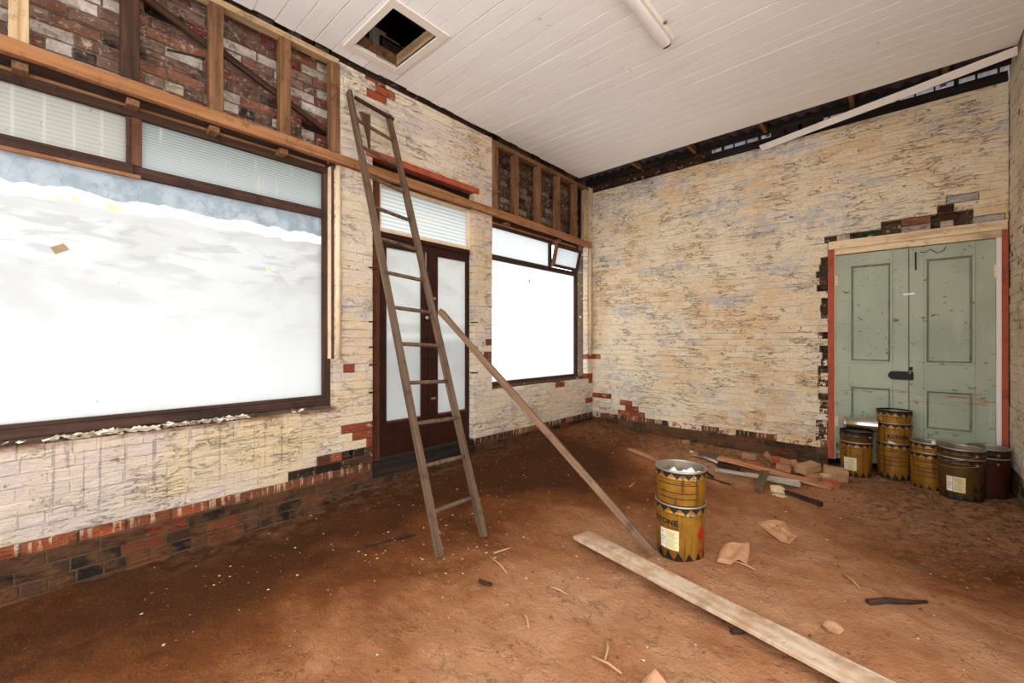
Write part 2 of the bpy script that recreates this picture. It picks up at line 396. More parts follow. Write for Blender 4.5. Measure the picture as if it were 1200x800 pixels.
a = fl.data.attributes.new('soil', 'FLOAT', 'POINT'); a.data.foreach_set('value', soil_shade)
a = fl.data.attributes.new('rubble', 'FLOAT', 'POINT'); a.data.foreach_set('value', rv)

# ------------------------------------------------------------------ left wall
PL = lambda u, z, d: (-d, u, z)
YW0 = -1.9
WIN1 = (-.92, 1.86, .742, 3.06); DOOR1 = (2.256, 3.664, -.012, 3.26); WIN2 = (3.986, 6.33, .742, 3.06)
BAY1 = (-1.9, 1.907, 3.06, 4.3); BAY2 = (3.986, 6.36, 3.06, 4.3)
# front skin
reds_left = [(2.17, 2.40, 4.0, 4.08), (2.3, 2.53, 3.91, 4.0), (1.93, 2.03, 1.08, 1.2), (1.95, 2.26, .41, .56), (2.09, 2.26, .26, .41), (5.43, 5.70, .66, .745), (6.33, 6.5, .62, .84), (6.33, 6.5, 1.1, 1.2), (6.33, 6.5, .33, .42), (1.6, 1.9, .14, .24)]
def bare_left(u, z, r):
    if z < .065:
        if (.34 < u < .56 and z < .0) or (.86 < u < 1.06 and z < -.04) or (.45 < u < .62 and z > -.02): return (1, r.choice([lin(116, 54, 32), lin(104, 50, 30)]))
        return (1, r.choice(BASE))
    if z < .15: return (.9, r.choice([lin(150, 78, 46), lin(164, 84, 50), lin(128, 72, 46)])) if u < 1.0 else (.9, r.choice([lin(128, 72, 46), lin(104, 66, 44)])) if u < 3.5 else (.9, r.choice(BASE[2:6] + [lin(150, 96, 62)]))
    if z < .235 and 1.5 < u < 2.3: return (1, r.choice(BASE))
    if 1.75 < u < 2.26 and z < .32: return (.74, r.choice(BASE + REDS))
    if 3.87 < u < 4 and 1.1 < z < 1.44: return (.70, lin(128, 76, 56))
    for (a, b, c, d) in reds_left:
        if a < u < b and c < z < d: return (.80, r.choice(REDS))
    return (.10 if r.random() < .94 else .26, r.choice(REDS))
mb = MB()
ops = [WIN1, DOOR1, WIN2, BAY1, BAY2]
brick_wall(mb, PL, YW0, 6.5, -.45, 4.075, ops, [(1.985, 2.1, .22, .31)], bare_left, False, seed=3)
slab(mb, YW0, 6.6, -.5, 4.3, PL, .1, .19, [(-.92, 1.86, .78, 3.06), DOOR1, (3.986, 6.33, .78, 3.06), BAY1, BAY2], (.12, .08, .055, 1))
# rough outer skin seen behind the studs
def bare_up(u, z, r): return (1, r.choice(MIXED))
def bare_up2(u, z, r): return (1, r.choice(MIXDK))
PB = lambda u, z, d: (-.2 - d, u, z)
brick_wall(mb, PB, YW0, 1.907, 3.06, 4.3, [], [(.62, .80, 3.82, 3.9), (.80, 1.02, 3.99, 4.05), (1.12, 1.3, 3.72, 3.78), (1.6, 1.8, 3.44, 3.5)], bare_up, False, seed=9, jit=.006, rec=.006, pitch=.25, course=.088, mat=1, mortar=(.20, .16, .13))
brick_wall(mb, PB, 3.986, 6.36, 3.06, 4.3, [], [(4.3, 4.5, 3.85, 3.95), (4.9, 5.1, 3.6, 3.7), (5.5, 5.7, 3.7, 3.8), (4.7, 4.85, 3.45, 3.5)], bare_up2, False, seed=12, jit=.006, rec=.008, mat=1, mortar=(.11, .08, .06))
slab(mb, YW0, 6.6, 3.06, 6.0, PL, .31, .36, [], (.05, .035, .03, 1))
wl = mb.build('wall_left', [M['wall_left'], M['brick_skin']], attrs=True)
tag(wl, 'cream painted brick shopfront wall with two windows and a glazed door', 'wall', kind='structure')

# ------------------------------------------------------------------ back wall
PK = lambda u, z, d: (u, 6.5 + d, z)
DOOR2 = (3.335, 4.8, -.5, 2.57)
reds_back = [(1.58, 1.83, .455, .53), (1.83, 2.09, .455, .53), (2.09, 2.33, .455, .53), (1.87, 2.13, .29, .36), (2.14, 2.40, .29, .36), (1.9, 2.02, .80, .87), (.0, .28, .38, .47), (.60, .68, .46, .52), (.77, .87, .46, .52), (.60, .86, .12, .29), (.56, .62, .36, .42), (0, .12, 1.1, 1.2)]
def bare_back(u, z, r):
    if z < .065: return (1, r.choice(BASEB))
    if z < .15: return (1, r.choice(BASEB + [lin(140, 80, 54), lin(156, 90, 62)])) if r.random() < .6 + .35 * (u < .6) else (.4, REDS[0])
    for (a, b, c, d) in reds_back:
        if a - .02 < u < b + .02 and c < z < d: return (.80, r.choice(REDS))
    if 2.60 < z < 2.68:
        for (a, b, cc) in ((3.42, 3.555, lin(206, 184, 160)), (3.645, 3.81, lin(44, 66, 48)), (4.0, 4.245, lin(186, 160, 150)), (4.31, 4.42, lin(204, 182, 160)), (4.55, 4.78, lin(188, 180, 172))):
            if a < u < b: return (.85, cc)
    if 2.69 < z < 2.76:
        if 4.0 < u < 4.245: return (.9, lin(146, 98, 78))
        if 4.3 < u < 4.44: return (1, lin(62, 42, 30))
    if 2.77 < z < 2.85:
        if 4.29 < u < 4.42: return (1, lin(58, 38, 28))
        if 4.42 < u < 4.66: return (.3, lin(160, 90, 60))
    if 2.85 < z < 2.94 and 4.36 < u < 4.6: return (.8, lin(184, 180, 178))
    if u > 3.25 and z < 2.4: return (r.choice((.2, .3, .5, 1.)), r.choice(BASEB))
    return (.10 if r.random() < .95 else .25, r.choice(REDS))
miss = [(3.56, 3.64, 2.6, 2.68), (3.82, 3.99, 2.6, 2.76), (4.25, 4.305, 2.6, 2.68), (4.25, 4.298, 2.69, 2.76), (4.43, 4.54, 2.6, 2.68), (4.45, 4.55, 2.69, 2.76), (3.31, 3.41, 2.6, 2.68)]
rr = random.Random(5)
for k in range(27):
    z = .15 + k * .0845
    if rr.random() < .62: miss.append((3.335 - rr.choice([.04, .06, .09, .13]), 3.34, z, z + .0845))
mb = MB()
brick_wall(mb, PK, -.02, 4.8, -.4, 4.0, [DOOR2], miss, bare_back, False, seed=21, jit=.003, soft=True, ragged=3.335, custom={29: [3.30, 3.42, 3.555, 3.645, 3.81, 4.0, 4.245, 4.31, 4.42, 4.55, 4.78], 30: [3.83, 4.0, 4.245, 4.30, 4.44, 4.56], 31: [4.05, 4.29, 4.42, 4.66], 32: [4.12, 4.36, 4.6]})
slab(mb, -.4, 4.98, -.5, 4.02, PK, .1, .22, [DOOR2], (.10, .07, .05, 1))
# dirty bare upper course left of the eaves gap, shade put into its colours
PK2 = lambda u, z, d: (u, 6.53 + d, z)
brick_wall(mb, PK2, 0, 1.93, 4.0, 4.7, [], [], lambda u, z, r: (1, r.choice([lin(58, 40, 28), lin(44, 32, 24), lin(70, 48, 34)])), False, seed=4, mortar=(.03, .02, .013))
slab(mb, -.3, 1.93, 4.0, 4.8, PK, .13, .2, [], (.06, .04, .03, 1))
wb = mb.build('wall_back', M['wall_back'], attrs=True)
tag(wb, 'flaking cream and blue grey painted brick wall holding the green doors', 'wall', kind='structure')

# ------------------------------------------------------------------ right wall
PR = lambda u, z, d: (4.8 + d, u, z)
mb = MB()
def bare_right(u, z, r):
    return (1, r.choice(BASEB + [lin(150, 138, 122)] * 2)) if z < .12 else (.1 if r.random() < .9 else .36, r.choice(REDS))
brick_wall(mb, PR, 2.9, 6.5, -.4, 4.25, [], [], bare_right, True, seed=31, jit=.004, soft=True)
slab(mb, 2.9, 6.7, -.5, 5.9, PR, .1, .2, [], (.10, .07, .05, 1))
wr = mb.build('wall_right', M['wall_right'], attrs=True)
tag(wr, 'cream painted brick side wall beside the green doors', 'wall', kind='structure')

# ------------------------------------------------------------------ ceiling
g = NG('ceiling paint')
c1 = g.noise(g.pos, .7, 4); c2 = g.noise(g.map(g.pos, (.6, 8, 1)), 3., 6, .6)
y_ = g.sep(g.pos)[1]
brd = g.n('ShaderNodeTexWhiteNoise', {'W': g.mth('FLOOR', g.mth('DIVIDE', y_, .165))}, noise_dimensions='1D').outputs[0]
col = g.mix(g.step(c1, .35, .65), lin(249, 249, 249), lin(245, 244, 241))
col = g.mix(g.mth('MULTIPLY', brd, .35), col, lin(236, 234, 230))
col = g.mix(g.step(c2, .55, .75, 0, .3), col, lin(214, 206, 192))
col = g.mix(g.step(g.noise(g.pos, 12., 4), .70, .76, 0, .5), col, lin(168, 148, 120))
fr = g.mth('ABSOLUTE', g.mth('SUBTRACT', g.mth('FRACT', g.mth('DIVIDE', y_, .165)), .5))
col = g.mix(g.mth('MULTIPLY', g.step(fr, .478, .495), g.step(c2, .38, .6, .35, .9)), col, lin(118, 96, 72))
M['ceiling'] = g.bsdf(col, .6, 0, g.bump(c2, .12, .004), .3)
mb = MB()
ZC = 4.12
rr = random.Random(8)
k = -11
while k * .165 < 6.0:
    y0, y1 = k * .165, min((k + 1) * .165, 6.03)
    x0 = .03 + rr.uniform(-.012, .012); dz = rr.uniform(-.0015, .0015)
    yl = [(x0, 4.79)]
    for (ya, yb) in ([(y0, y1)]):
        spans = []
        if yb <= 1.91 or ya >= 2.365: spans = [(ya, yb, x0, 4.79)]
        else:
            if ya < 1.91: spans.append((ya, 1.91, x0, 4.79)); ya = 1.91
            if yb > 2.365: spans.append((2.365, yb, x0, 4.79)); yb = 2.365
            spans += [(ya, yb, x0, .262), (ya, yb, .925, 4.79)]
        for (a, b, p, q) in spans:
            v0 = .005 if abs(a - y0) < 1e-6 else 0; v1 = .005 if abs(b - y1) < 1e-6 else 0
            prof = [(a, ZC + .005 + dz if v0 else ZC + dz), (a + v0, ZC + dz), (b - v1, ZC + dz), (b, ZC + .005 + dz if v1 else ZC + dz), (b, ZC + .018), (a, ZC + .018)]
            n = len(prof)
            vs_ = [(p, yy, zz) for yy, zz in prof] + [(q, yy, zz) for yy, zz in prof]
            mb.mesh(vs_, [(i, (i + 1) % n, n + (i + 1) % n, n + i) for i in range(n)] + [tuple(range(n - 1, -1, -1)), tuple(range(n, 2 * n))])
    k += 1
ce = mb.build('ceiling', M['ceiling'])
tag(ce, 'off white tongue and groove board ceiling with an open hatch', 'ceiling', kind='structure')
# hatch trim and lining
hm = empty('trim_1', (.59, 2.14, ZC), 'white architrave and timber lining of the ceiling hatch', 'hatch trim', kind='structure')
def rel(o, pts_mb): return pts_mb
mb = MB()
hx0, hx1, hy0, hy1 = .262, .925, 1.91, 2.365
for (a, b, c, d) in ((hx0 - .075, hx1 + .085, hy0 - .06, hy0 + .004), (hx0 - .075, hx1 + .085, hy1 - .004, hy1 + .07), (hx0 - .075, hx0 + .004, hy0 + .004, hy1 - .004), (hx1 - .004, hx1 + .085, hy0 + .004, hy1 - .004)):
    mb.bb(a - .59, b - .59, c - 2.14, d - 2.14, -.016, -.001)
mb.build('architrave', M['white_paint'], hm, bevel=.003)
mb = MB(); mb.bb(hx0 - .02 - .59, hx0 - .59, hy0 - 2.14, hy1 - 2.14, 0, .13); mb.bb(hx1 - .59, hx1 + .02 - .59, hy0 - 2.14, hy1 - 2.14, 0, .13)
mb.build('lining', M['frame_wood'], hm)
mb = MB(); mb.bb(hx0 - .59, hx1 - .59, hy1 - 2.14, hy1 + .02 - 2.14, 0, .13); mb.bb(hx0 - .59, hx1 - .59, hy0 - .02 - 2.14, hy0 - 2.14, 0, .13)
mb.build('lining', M['pale_wood'], hm)

# ------------------------------------------------------------------ roof void
g = NG('corrugated iron')
col = g.mix(g.step(g.noise(g.pos, 3., 5), .4, .65), lin(104, 96, 106), lin(72, 64, 64))
M['roof_iron'] = g.bsdf(col, .55, .2, None, .4)
mb = MB()
n = 400; x0, x1 = -.6, 5.2
ra = [(0, y, z) for (y, z) in ((-2.2, 5.85), (2., 5.25), (6.0, 4.34), (7.5, 3.98))]
vs_ = []; fs_ = []
for (_, y, z) in ra:
    for i in range(n + 1):
        x = x0 + (x1 - x0) * i / n
        vs_.append((x, y, z + .016 * cos(x * 2 * pi / .15)))
for j in range(len(ra) - 1):
    for i in range(n):
        a = j * (n + 1) + i; fs_.append((a, a + 1, a + n + 2, a + n + 1))
mb.mesh(vs_, fs_, 0, True)
o = mb.build('roof', M['roof_iron']); tag(o, 'corrugated iron roof sheets glimpsed above the ceiling gap', 'roof', kind='structure')
so = o.modifiers.new('Solidify', 'SOLIDIFY'); so.thickness = .002
mb = MB(); mb.bb(-.3, 5., -2.0, -1.9, 4.14, 5.9); mb.bb(-.3, -.19, -1.9, 6.5, 4.3, 5.7); mb.bb(4.9, 5., -1.95, 2.95, 4.14, 5.9); mb.bb(-.3, 4.9, 6.42, 6.45, 4.135, 4.31)  # added boards that keep the roof void and eaves gap dark
for k in range(20):
    xk = 1.98 + k * .152; mb.bb(xk, xk + .016 + .02 * (k % 3 == 1), 6.425, 6.445, 4.06, 4.14)
mb.bb(2.75, 3.3, 6.425, 6.445, 4.06, 4.15)
o = mb.build('wall_front', M['black_wood']); tag(o, 'dark boards closing the roof space above the ceiling', 'wall', kind='structure')

def timber(name, p0, p1, w, t, side, mat, parent=None, seg=10, wob=.002, bevel=.004, off=(0, 0, 0), cap=None):
    """sawn timber from p0 to p1, w wide along `side`, t thick; local X follows the grain"""
    p0, p1 = Vector(p0), Vector(p1); X = (p1 - p0); L = X.length; X.normalize()
    S = Vector(side); S = (S - X * S.dot(X)).normalized(); Z = X.cross(S)
    mb = MB(); vs = []; fs = []; sd = R.random() * 50
    for i in range(seg + 1):
        x = L * (i / seg - .5)
        for (a, b) in ((-1, -1), (1, -1), (1, 1), (-1, 1)):
            q = Vector((x, a * w / 2, b * t / 2))
            dn = mnoise.noise_vector((x * 2.3 + sd, a * .7, b * .7))
            q += Vector((0, dn.y * wob * 2, dn.z * wob * 2))
            if i in (0, seg): q.x += dn.x * wob * 4
            vs.append(q)
    for i in range(seg):
        for k in range(4):
            fs.append((i * 4 + k, i * 4 + (k + 1) % 4, i * 4 + 4 + (k + 1) % 4, i * 4 + 4 + k))
    fs += [(3, 2, 1, 0), tuple(seg * 4 + k for k in range(4))]
    mb.mesh(vs, fs)
    mid = (p0 + p1) / 2
    MM = Matrix((X, S, Z)).transposed().to_4x4(); MM.translation = mid
    if parent is not None: MM = parent.matrix_basis.inverted() @ MM if True else MM
    return mb.build(name, mat, parent, M=MM, bevel=bevel)
def pm(o):
    """matrix of an unscaled root empty (matrix_basis is set at once, no depsgraph needed)"""
    return o.matrix_basis

# joists crossing the gap, wall plate
for i, (x, w) in enumerate(((.92, 'first'), (1.77, 'second'), (2.68, 'third'), (3.58, 'fourth'), (4.34, 'fifth'))):
    o = timber('ceiling_joist', (x, 4.2, 4.19), (x, 6.56, 4.19), .045, .085, (1, 0, 0), M['frame_wood'])
    tag(o, ['brown ceiling joist end in the dark gap nearest the stud-framed corner', 'brown joist end in the gap where the sooty brickwork stops', 'joist end in the gap where the loose white lath starts', 'joist end in the gap above the middle of the loose lath', 'joist end in the gap above the green doors'][i], 'joist', 'ceiling joists in the back gap')
o = timber('wall_plate', (1.95, 6.56, 4.065), (4.8, 6.56, 4.065), .10, .10, (0, 1, 0), M['black_wood'])
tag(o, 'blackened timber plate along the top of the back wall', 'beam')
o = timber('loose_lath', (2.61, 6.475, 3.985), (4.79, 6.0, 4.055), .085, .012, (0, -.75, .62), M['white_paint'], seg=16)
tag(o, 'white painted lath hanging loose below the ceiling gap', 'board')
# pale boxes glimpsed through the hatch
ho = empty('panel_stack', (-.13, 2.4, 4.2), 'pale grey boxed panels glimpsed through the ceiling hatch', 'panel')
mb = MB(); mb.bb(-.04, .03, -.09, .07, 0, .50); mb.bb(-.04, .02, .075, .25, 0, .48); mb.bb(-.04, .025, .255, .46, 0, .46); mb.build('box_panel', M['white_paint'], ho, bevel=.004)
mb = MB(); mb.bb(.05, .07, -.02, .46, .22, .235); mb.bb(.05, .07, -.02, .46, .40, .415); mb.bb(.05, .07, -.02, -.005, .235, .40); mb.bb(.05, .07, .445, .46, .235, .40); mb.build('grille_frame', M['black_wood'], ho)
mb = MB(); mb.bb(.05, .06, -.005, .445, .235, .40); mb.build('grille', M['steel'], ho)

# ------------------------------------------------------------------ ceiling light
lo = empty('batten_light', (2.43, 3.17, ZC), 'white fluorescent batten light on the board ceiling', 'light fitting')
mb = MB(); y0, y1 = -.62, .62
prof = [(-.062, 0), (-.062, -.012), (-.052, -.034), (.052, -.034), (.062, -.012), (.062, 0)]
n = len(prof)
mb.mesh([(x, y0, z) for x, z in prof] + [(x, y1, z) for x, z in prof], [(i, (i + 1) % n, n + (i + 1) % n, n + i) for i in range(n)] + [tuple(range(n)), tuple(range(2 * n - 1, n - 1, -1))])
mb.build('base', M['white_paint'], lo)
mb = MB(); pr = [(-.042, -.034)] + [(.042 * cos(pi - a * pi / 8), -.05 - .022 * sin(a * pi / 8)) for a in range(9)] + [(.042, -.034)]
n = len(pr)
mb.mesh([(x - .012, y0 + .0, z) for x, z in pr] + [(x - .012, y1 - .012, z) for x, z in pr], [(i, (i + 1) % n, n + (i + 1) % n, n + i) for i in range(n)] + [tuple(range(n)), tuple(range(2 * n - 1, n - 1, -1))], 0, False)
mb.build('diffuser', M['white_plastic'], lo)
mb = MB(); mb.mesh([(x * .95 - .012, y1 - .012, z) for x, z in pr] + [(x * .9 - .012, y1 + .008, z) for x, z in pr], [(i, (i + 1) % n, n + (i + 1) % n, n + i) for i in range(n)] + [tuple(range(n, 2 * n))])
mb.build('end_cap', M['iron'], lo)
mb = MB(); mb.lathe([(.0, -.01), (.012, -.012), (.016, -.02), (.012, -.03), (.0, -.032)], 12, 0, Matrix.Translation((.078, .38, 0)) ); mb.box((.066, .38, -.018), (.02, .014, .008))
mb.build('terminal_knob', M['orange_wood'], lo)

# ------------------------------------------------------------------ stud frames and header beam
sf1 = empty('stud_frame', (-.045, 1.9, 3.2), 'timber stud frame standing on the beam over the large whitewashed window', 'stud frame', 'timber stud frames')
def stud(y, z0, z1, par, w=.06, mat='frame_wood', dx=0.):
    return timber('stud', (-.04 + dx, y, z0), (-.04 + dx, y, z1), w, .09, (0, 1, 0), M[mat], par)
for (y, w, m_) in ((-1.45, .06, 'frame_wood'), (-.78, .06, 'frame_wood'), (-.105, .085, 'pale_wood'), (.405, .10, 'dark_wood'), (.912, .092, 'frame_wood'), (1.42, .09, 'frame_wood'), (1.865, .09, 'frame_wood')):
    st = stud(y, 3.19, 4.04, sf1, w, m_)
    if m_ == 'pale_wood': st['label'] = 'pale weathered stud'
    if m_ == 'dark_wood': st['label'] = 'blackened stud'
timber('top_plate', (-.05, -1.8, 4.075), (-.05, 1.905, 4.075), .09, .05, (1, 0, 0), M['pale_wood'], sf1)
for (a, b) in (((-.13, .33, 3.98), (-.13, .93, 3.74)), ((-.13, .9, 3.78), (-.13, 1.86, 3.42)), ((-.13, -1.8, 3.95), (-.13, -.2, 3.4))):
    timber('brace', a, b, .05, .03, (0, 0, 1), M['dark_wood'], sf1)
timber('splinter', (-.10, .62, 3.58), (-.10, .86, 3.63), .018, .012, (0, 0, 1), M['dark_wood'], sf1, seg=4)
sf2 = empty('stud_frame', (-.045, 5.1, 3.15), 'timber stud frame over the smaller window beside the corner', 'stud frame', 'timber stud frames')
for (y, w) in ((4.04, .11), (4.47, .085), (4.98, .085), (5.47, .085), (5.95, .085), (6.30, .10)):
    stud(y, 3.10, 4.0, sf2, w, 'pale_wood' if y > 6.2 else 'frame_wood')
timber('top_plate', (-.04, 3.99, 4.03), (-.04, 6.35, 4.03), .09, .06, (1, 0, 0), M['frame_wood'], sf2)
hb = empty('header_beam', (.0, 2.3, 3.15), 'long orange brown timber beam running over windows and door', 'beam')
timber('beam', (.028, -1.85, 3.175), (.028, 6.38, 3.055), .092, .055, (0, 0, 1), M['orange_wood'], hb, seg=40, wob=.004)
for y in (-.9, -.1, .42, .90, 1.405, 4.3, 5.5):
    z = 3.165 - (y + 1.85) * .0146
    timber('block', (-.19, y, z - .07), (.0, y, z - .07), .07, .045, (0, 1, 0), M['frame_wood'], hb, seg=3)
# trims over the door
mb = MB(); mb.bb(-.10, .02, 2.18, 3.73, 3.265, 3.335); o = mb.build('trim_2', M['red_paint'], bevel=.004)
tag(o, 'red painted lintel strip above the glazed door', 'lintel', kind='structure')
mb = MB(); mb.bb(-.19, -.10, 2.256, 3.664, 3.12, 3.30); o = mb.build('trim_3', M['black_hole']); tag(o, 'black gap packing below the red lintel', 'lintel', kind='structure')  # black box stands for the shade in the gap, no real packing
# painted posts at the window reveals
def post(y, z0, z1, name, label):
    mb = MB(); mb.lathe([(.026, 0), (.026, z1 - z0)], 14, 0, Matrix.Translation((.0, y, z0)), True, True, True)
    mb.bb(-.045, -.022, y - .046, y - .03, z0, z1, 1); mb.bb(-.19, -.05, y - .055, y + .0, z0, z1, 0)
    return tag(mb.build(name, [M['cream_paint'], M['jamb_wood']]), label, 'post', kind='structure')
post(1.892, 1.22, 3.06, 'trim_4', 'cream painted post at the pier edge of the large window')
post(6.395, 1.15, 3.02, 'trim_5', 'cream painted pipe-like post in the far corner')

# ------------------------------------------------------------------ glass materials
def pane_mat(name, kind):
    g = NG(name); p = g.pos; X, Y, Z = g.sep(p)
    n1 = g.noise(g.map(p, (1, 1.2, 2.5)), 1.8, 5, .6, .5); n2 = g.noise(g.map(p, (1, 5, 1)), 6., 5, .6)
    if kind == 'display':
        zt = g.mth('ADD', Z, g.mth('MULTIPLY', g.mth('SUBTRACT', n1, .5), .16))
        base = g.mix(g.step(n1, .46, .6), (.64, .645, .63, 1), (.57, .56, .53, 1))
        smear = g.mth('MULTIPLY', g.step(g.noise(g.map(p, (1, 1.6, 6.)), 2., 4, .5, 1.), .52, .60), g.step(zt, 1.75, 2.0))
        base = g.mix(g.mth('MULTIPLY', smear, .6), base, (.42, .41, .375, 1))
        base = g.mix(g.step(Z, 1.2, 1.7, .8, 0), base, (.72, .725, .71, 1))
        base = g.mix(g.step(zt, 2.20, 2.26, 0, .5), base, (.52, .51, .475, 1))
        wz = g.mth('ADD', Z, g.mth('MULTIPLY', g.mth('SUBTRACT', g.noise(g.map(p, (1, 2, 1)), 2.2, 4), .5), .14))
        base = g.mix(g.step(wz, 2.315, 2.325), base, (1.35, 1.35, 1.33, 1))
        yel = g.mth('MULTIPLY', g.step(g.noise(g.map(p, (1, 1, 1), (0, .3, 0)), 3., 3), .48, .56), g.step(Y, .55, .3))
        base = g.mix(g.mth('MULTIPLY', g.mth('MULTIPLY', yel, g.step(wz, 2.315, 2.325)), g.step(wz, 2.40, 2.37)), base, (.80, .60, .34, 1))
        blue = g.mix(g.step(g.noise(g.map(p, (1, 3, 3)), 3., 6, .65), .42, .62), (.25, .30, .335, 1), (.40, .45, .485, 1))
        scr = g.step(g.mth('ABSOLUTE', g.mth('SUBTRACT', g.noise(g.map(p, (1, 2.2, 1.4), (0, 2, 0), (.6, 0, 0)), 3., 2, .4, .6), .5)), .014, .0)
        blue = g.mix(g.mth('MULTIPLY', scr, .6), blue, (.16, .19, .21, 1))
        base = g.mix(g.step(wz, 2.395, 2.405), base, blue)
        spots = g.step(g.noise(p, 17., 3, .6), .72, .74)
        base = g.mix(g.mth('MULTIPLY', spots, .7), base, (.30, .24, .17, 1))
        grime = g.mth('MULTIPLY', g.step(Z, 1.0, .87), g.step(n2, .45, .7))
        base = g.mix(g.mth('MULTIPLY', grime, .4), base, (.62, .52, .42, 1))
    elif kind == 'bright':
        base = g.mix(g.step(n1, .4, .65), (1.28, 1.29, 1.28, 1), (1.12, 1.12, 1.10, 1))
        sp = g.step(g.noise(p, 15., 3, .6), .73, .75); base = g.mix(g.mth('MULTIPLY', sp, .5), base, (.4, .33, .25, 1))
    elif kind in ('flute', 'flute_beige', 'flute_bright', 'louvre'):
        c0, c1, per = {'flute': ((.21, .245, .225, 1), (.46, .50, .47, 1), .0215), 'flute_beige': ((.40, .375, .32, 1), (.50, .475, .41, 1), .030),
                       'flute_bright': ((.72, .77, .80, 1), (1.15, 1.17, 1.18, 1), .026), 'louvre': ((.52, .57, .55, 1), (.95, .99, .96, 1), .043)}[kind]
        w = g.mth('SINE', g.mth('MULTIPLY', Z, 2 * pi / per))  # flute shading painted as stripes into the flat panes' colour
        base = g.mix(g.step(w, -.2, .95), c0, c1)
        if kind == 'flute': base = g.mix(g.step(Z, 2.98, 2.68, .0, .5), base, (.52, .55, .54, 1))
        if kind == 'flute': 
            dr = g.mth('MULTIPLY', g.step(g.noise(g.map(p, (1, 14, 1.4)), 1., 4), .60, .65), .7); base = g.mix(dr, base, (.60, .57, .45, 1))
        if kind == 'flute_beige':
            jt = g.mth('ABSOLUTE', g.mth('SUBTRACT', g.mth('FRACT', g.mth('DIVIDE', Y, .135)), .5)); base = g.mix(g.step(jt, .42, .47, 0, .5), base, (.66, .63, .55, 1))
            base = g.mix(g.step(g.noise(p, 24., 4, .65), .66, .70, 0, .8), base, (.2, .15, .1, 1))
        if kind == 'louvre': base = g.mix(g.step(n1, .35, .7, 0, .35), base, (.8, .78, .66, 1))
    elif kind == 'door':
        base = g.mix(g.step(n1, .42, .62), (.58, .58, .545, 1), (.50, .50, .465, 1))
        base = g.mix(g.step(Z, 1.45, 1.36, 0, .6), base, (.29, .29, .28, 1))
        band = g.mth('MULTIPLY', g.step(Z, 1.62, 1.56), g.step(Z, 1.46, 1.5)); base = g.mix(g.mth('MULTIPLY', band, .5), base, (.34, .335, .31, 1))
        sp = g.step(g.noise(p, 20., 3, .6), .69, .71); base = g.mix(g.mth('MULTIPLY', sp, .7), base, (.18, .12, .08, 1))
        base = g.mix(g.step(g.noise(g.map(p, (1, 5, 1)), 2., 5), .6, .7, 0, .4), base, (.5, .42, .34, 1))
    # light crosses two faces of the pane, so each face passes the square root
    tr = g.n('ShaderNodeVectorMath', {0: base, 1: (TRANS,) * 3}, operation='MULTIPLY').outputs[0]
    tr = g.n('ShaderNodeCombineXYZ', {i: g.mth('POWER', g.sep(tr)[i], .5) for i in range(3)}).outputs[0]
    t = g.n('ShaderNodeBsdfTranslucent', {'Color': tr}).outputs[0]
    dc = g.mix(.5, base, (.5, .5, .48, 1))
    dc = g.n('ShaderNodeVectorMath', {0: dc, 1: (.16,) * 3}, operation='MULTIPLY').outputs[0]
    d = g.n('ShaderNodeBsdfDiffuse', {'Color': dc}).outputs[0]
    gl = g.n('ShaderNodeBsdfGlossy', {'Color': (1, 1, 1, 1), 'Roughness': .25}).outputs[0]
    s_ = g.n('ShaderNodeAddShader', {0: t, 1: d}).outputs[0]
    s_ = g.n('ShaderNodeMixShader', {0: .03, 1: s_, 2: gl}).outputs[0]
    g.t.links.new(s_, g.out.inputs[0]); return g.mat
TRANS = .33
for k_ in ('display', 'bright', 'flute', 'flute_beige', 'flute_bright', 'louvre', 'door'): M['g_' + k_] = pane_mat('glass ' + k_, k_)

def slabobj(name, mat, par, x0, x1, y0, y1, z0, z1, bevel=0):
    """axis-aligned member given in world metres under a root empty; local X = longest side so the grain follows it"""
    d = [abs(x1 - x0), abs(y1 - y0), abs(z1 - z0)]; c = Vector(((x0 + x1) / 2, (y0 + y1) / 2, (z0 + z1) / 2))
    L = d.index(max(d)); ax = [Vector((1, 0, 0)), Vector((0, 1, 0)), Vector((0, 0, 1))]
    X = ax[L]; Y = ax[(L + 1) % 3]; Z = ax[(L + 2) % 3]
    mb = MB(); mb.box((0, 0, 0), (d[L], d[(L + 1) % 3], d[(L + 2) % 3]))
    MM = Matrix((X, Y, Z)).transposed().to_4x4(); MM.translation = c
    if par is not None: MM = par.matrix_basis.inverted() @ MM
    return mb.build(name, mat, par, M=MM, bevel=bevel)

# ------------------------------------------------------------------ window_1 (large)
w1 = empty('window_1', (-.15, .43, .8), 'large whitewashed shop window with fluted panes above', 'window', kind='structure')
slabobj('bottom_rail', M['sash_wood'], w1, -.185, -.10, -.92, 1.86, .765, .84, .006)
slabobj('glazing_bead', M['sash_wood'], w1, -.165, -.125, -.86, 1.80, .84, .868, .004)
slabobj('jamb', M['sash_wood'], w1, -.19, -.105, 1.795, 1.86, .84, 3.06, .004)
slabobj('jamb', M['sash_wood'], w1, -.19, -.105, -.92, -.855, .84, 3.06, .004)
slabobj('transom_bar', M['sash_wood'], w1, -.185, -.115, -.855, 1.795, 2.575, 2.655, .004)
slabobj('cover_strip', M['orange_wood'], w1, -.115, -.085, -.855, .47, 2.56, 2.585, .003)
slabobj('ledge', M['dark_wood'], w1, -.115, -.095, -.855, .43, 2.585, 2.66, .003)
slabobj('mullion', M['jamb_wood'], w1, -.185, -.105, .42, .478, 2.655, 3.0, .004)
slabobj('mullion_side', M['dark_wood'], w1, -.185, -.115, .395, .42, 2.655, 3.0, .003)
slabobj('head', M['dark_wood'], w1, -.19, -.10, -.92, 1.86, 3.0, 3.075, .004)
slabobj('head_board', M['dark_wood'], w1, -.185, -.165, -.92, 1.86, 3.075, 3.24, .002)
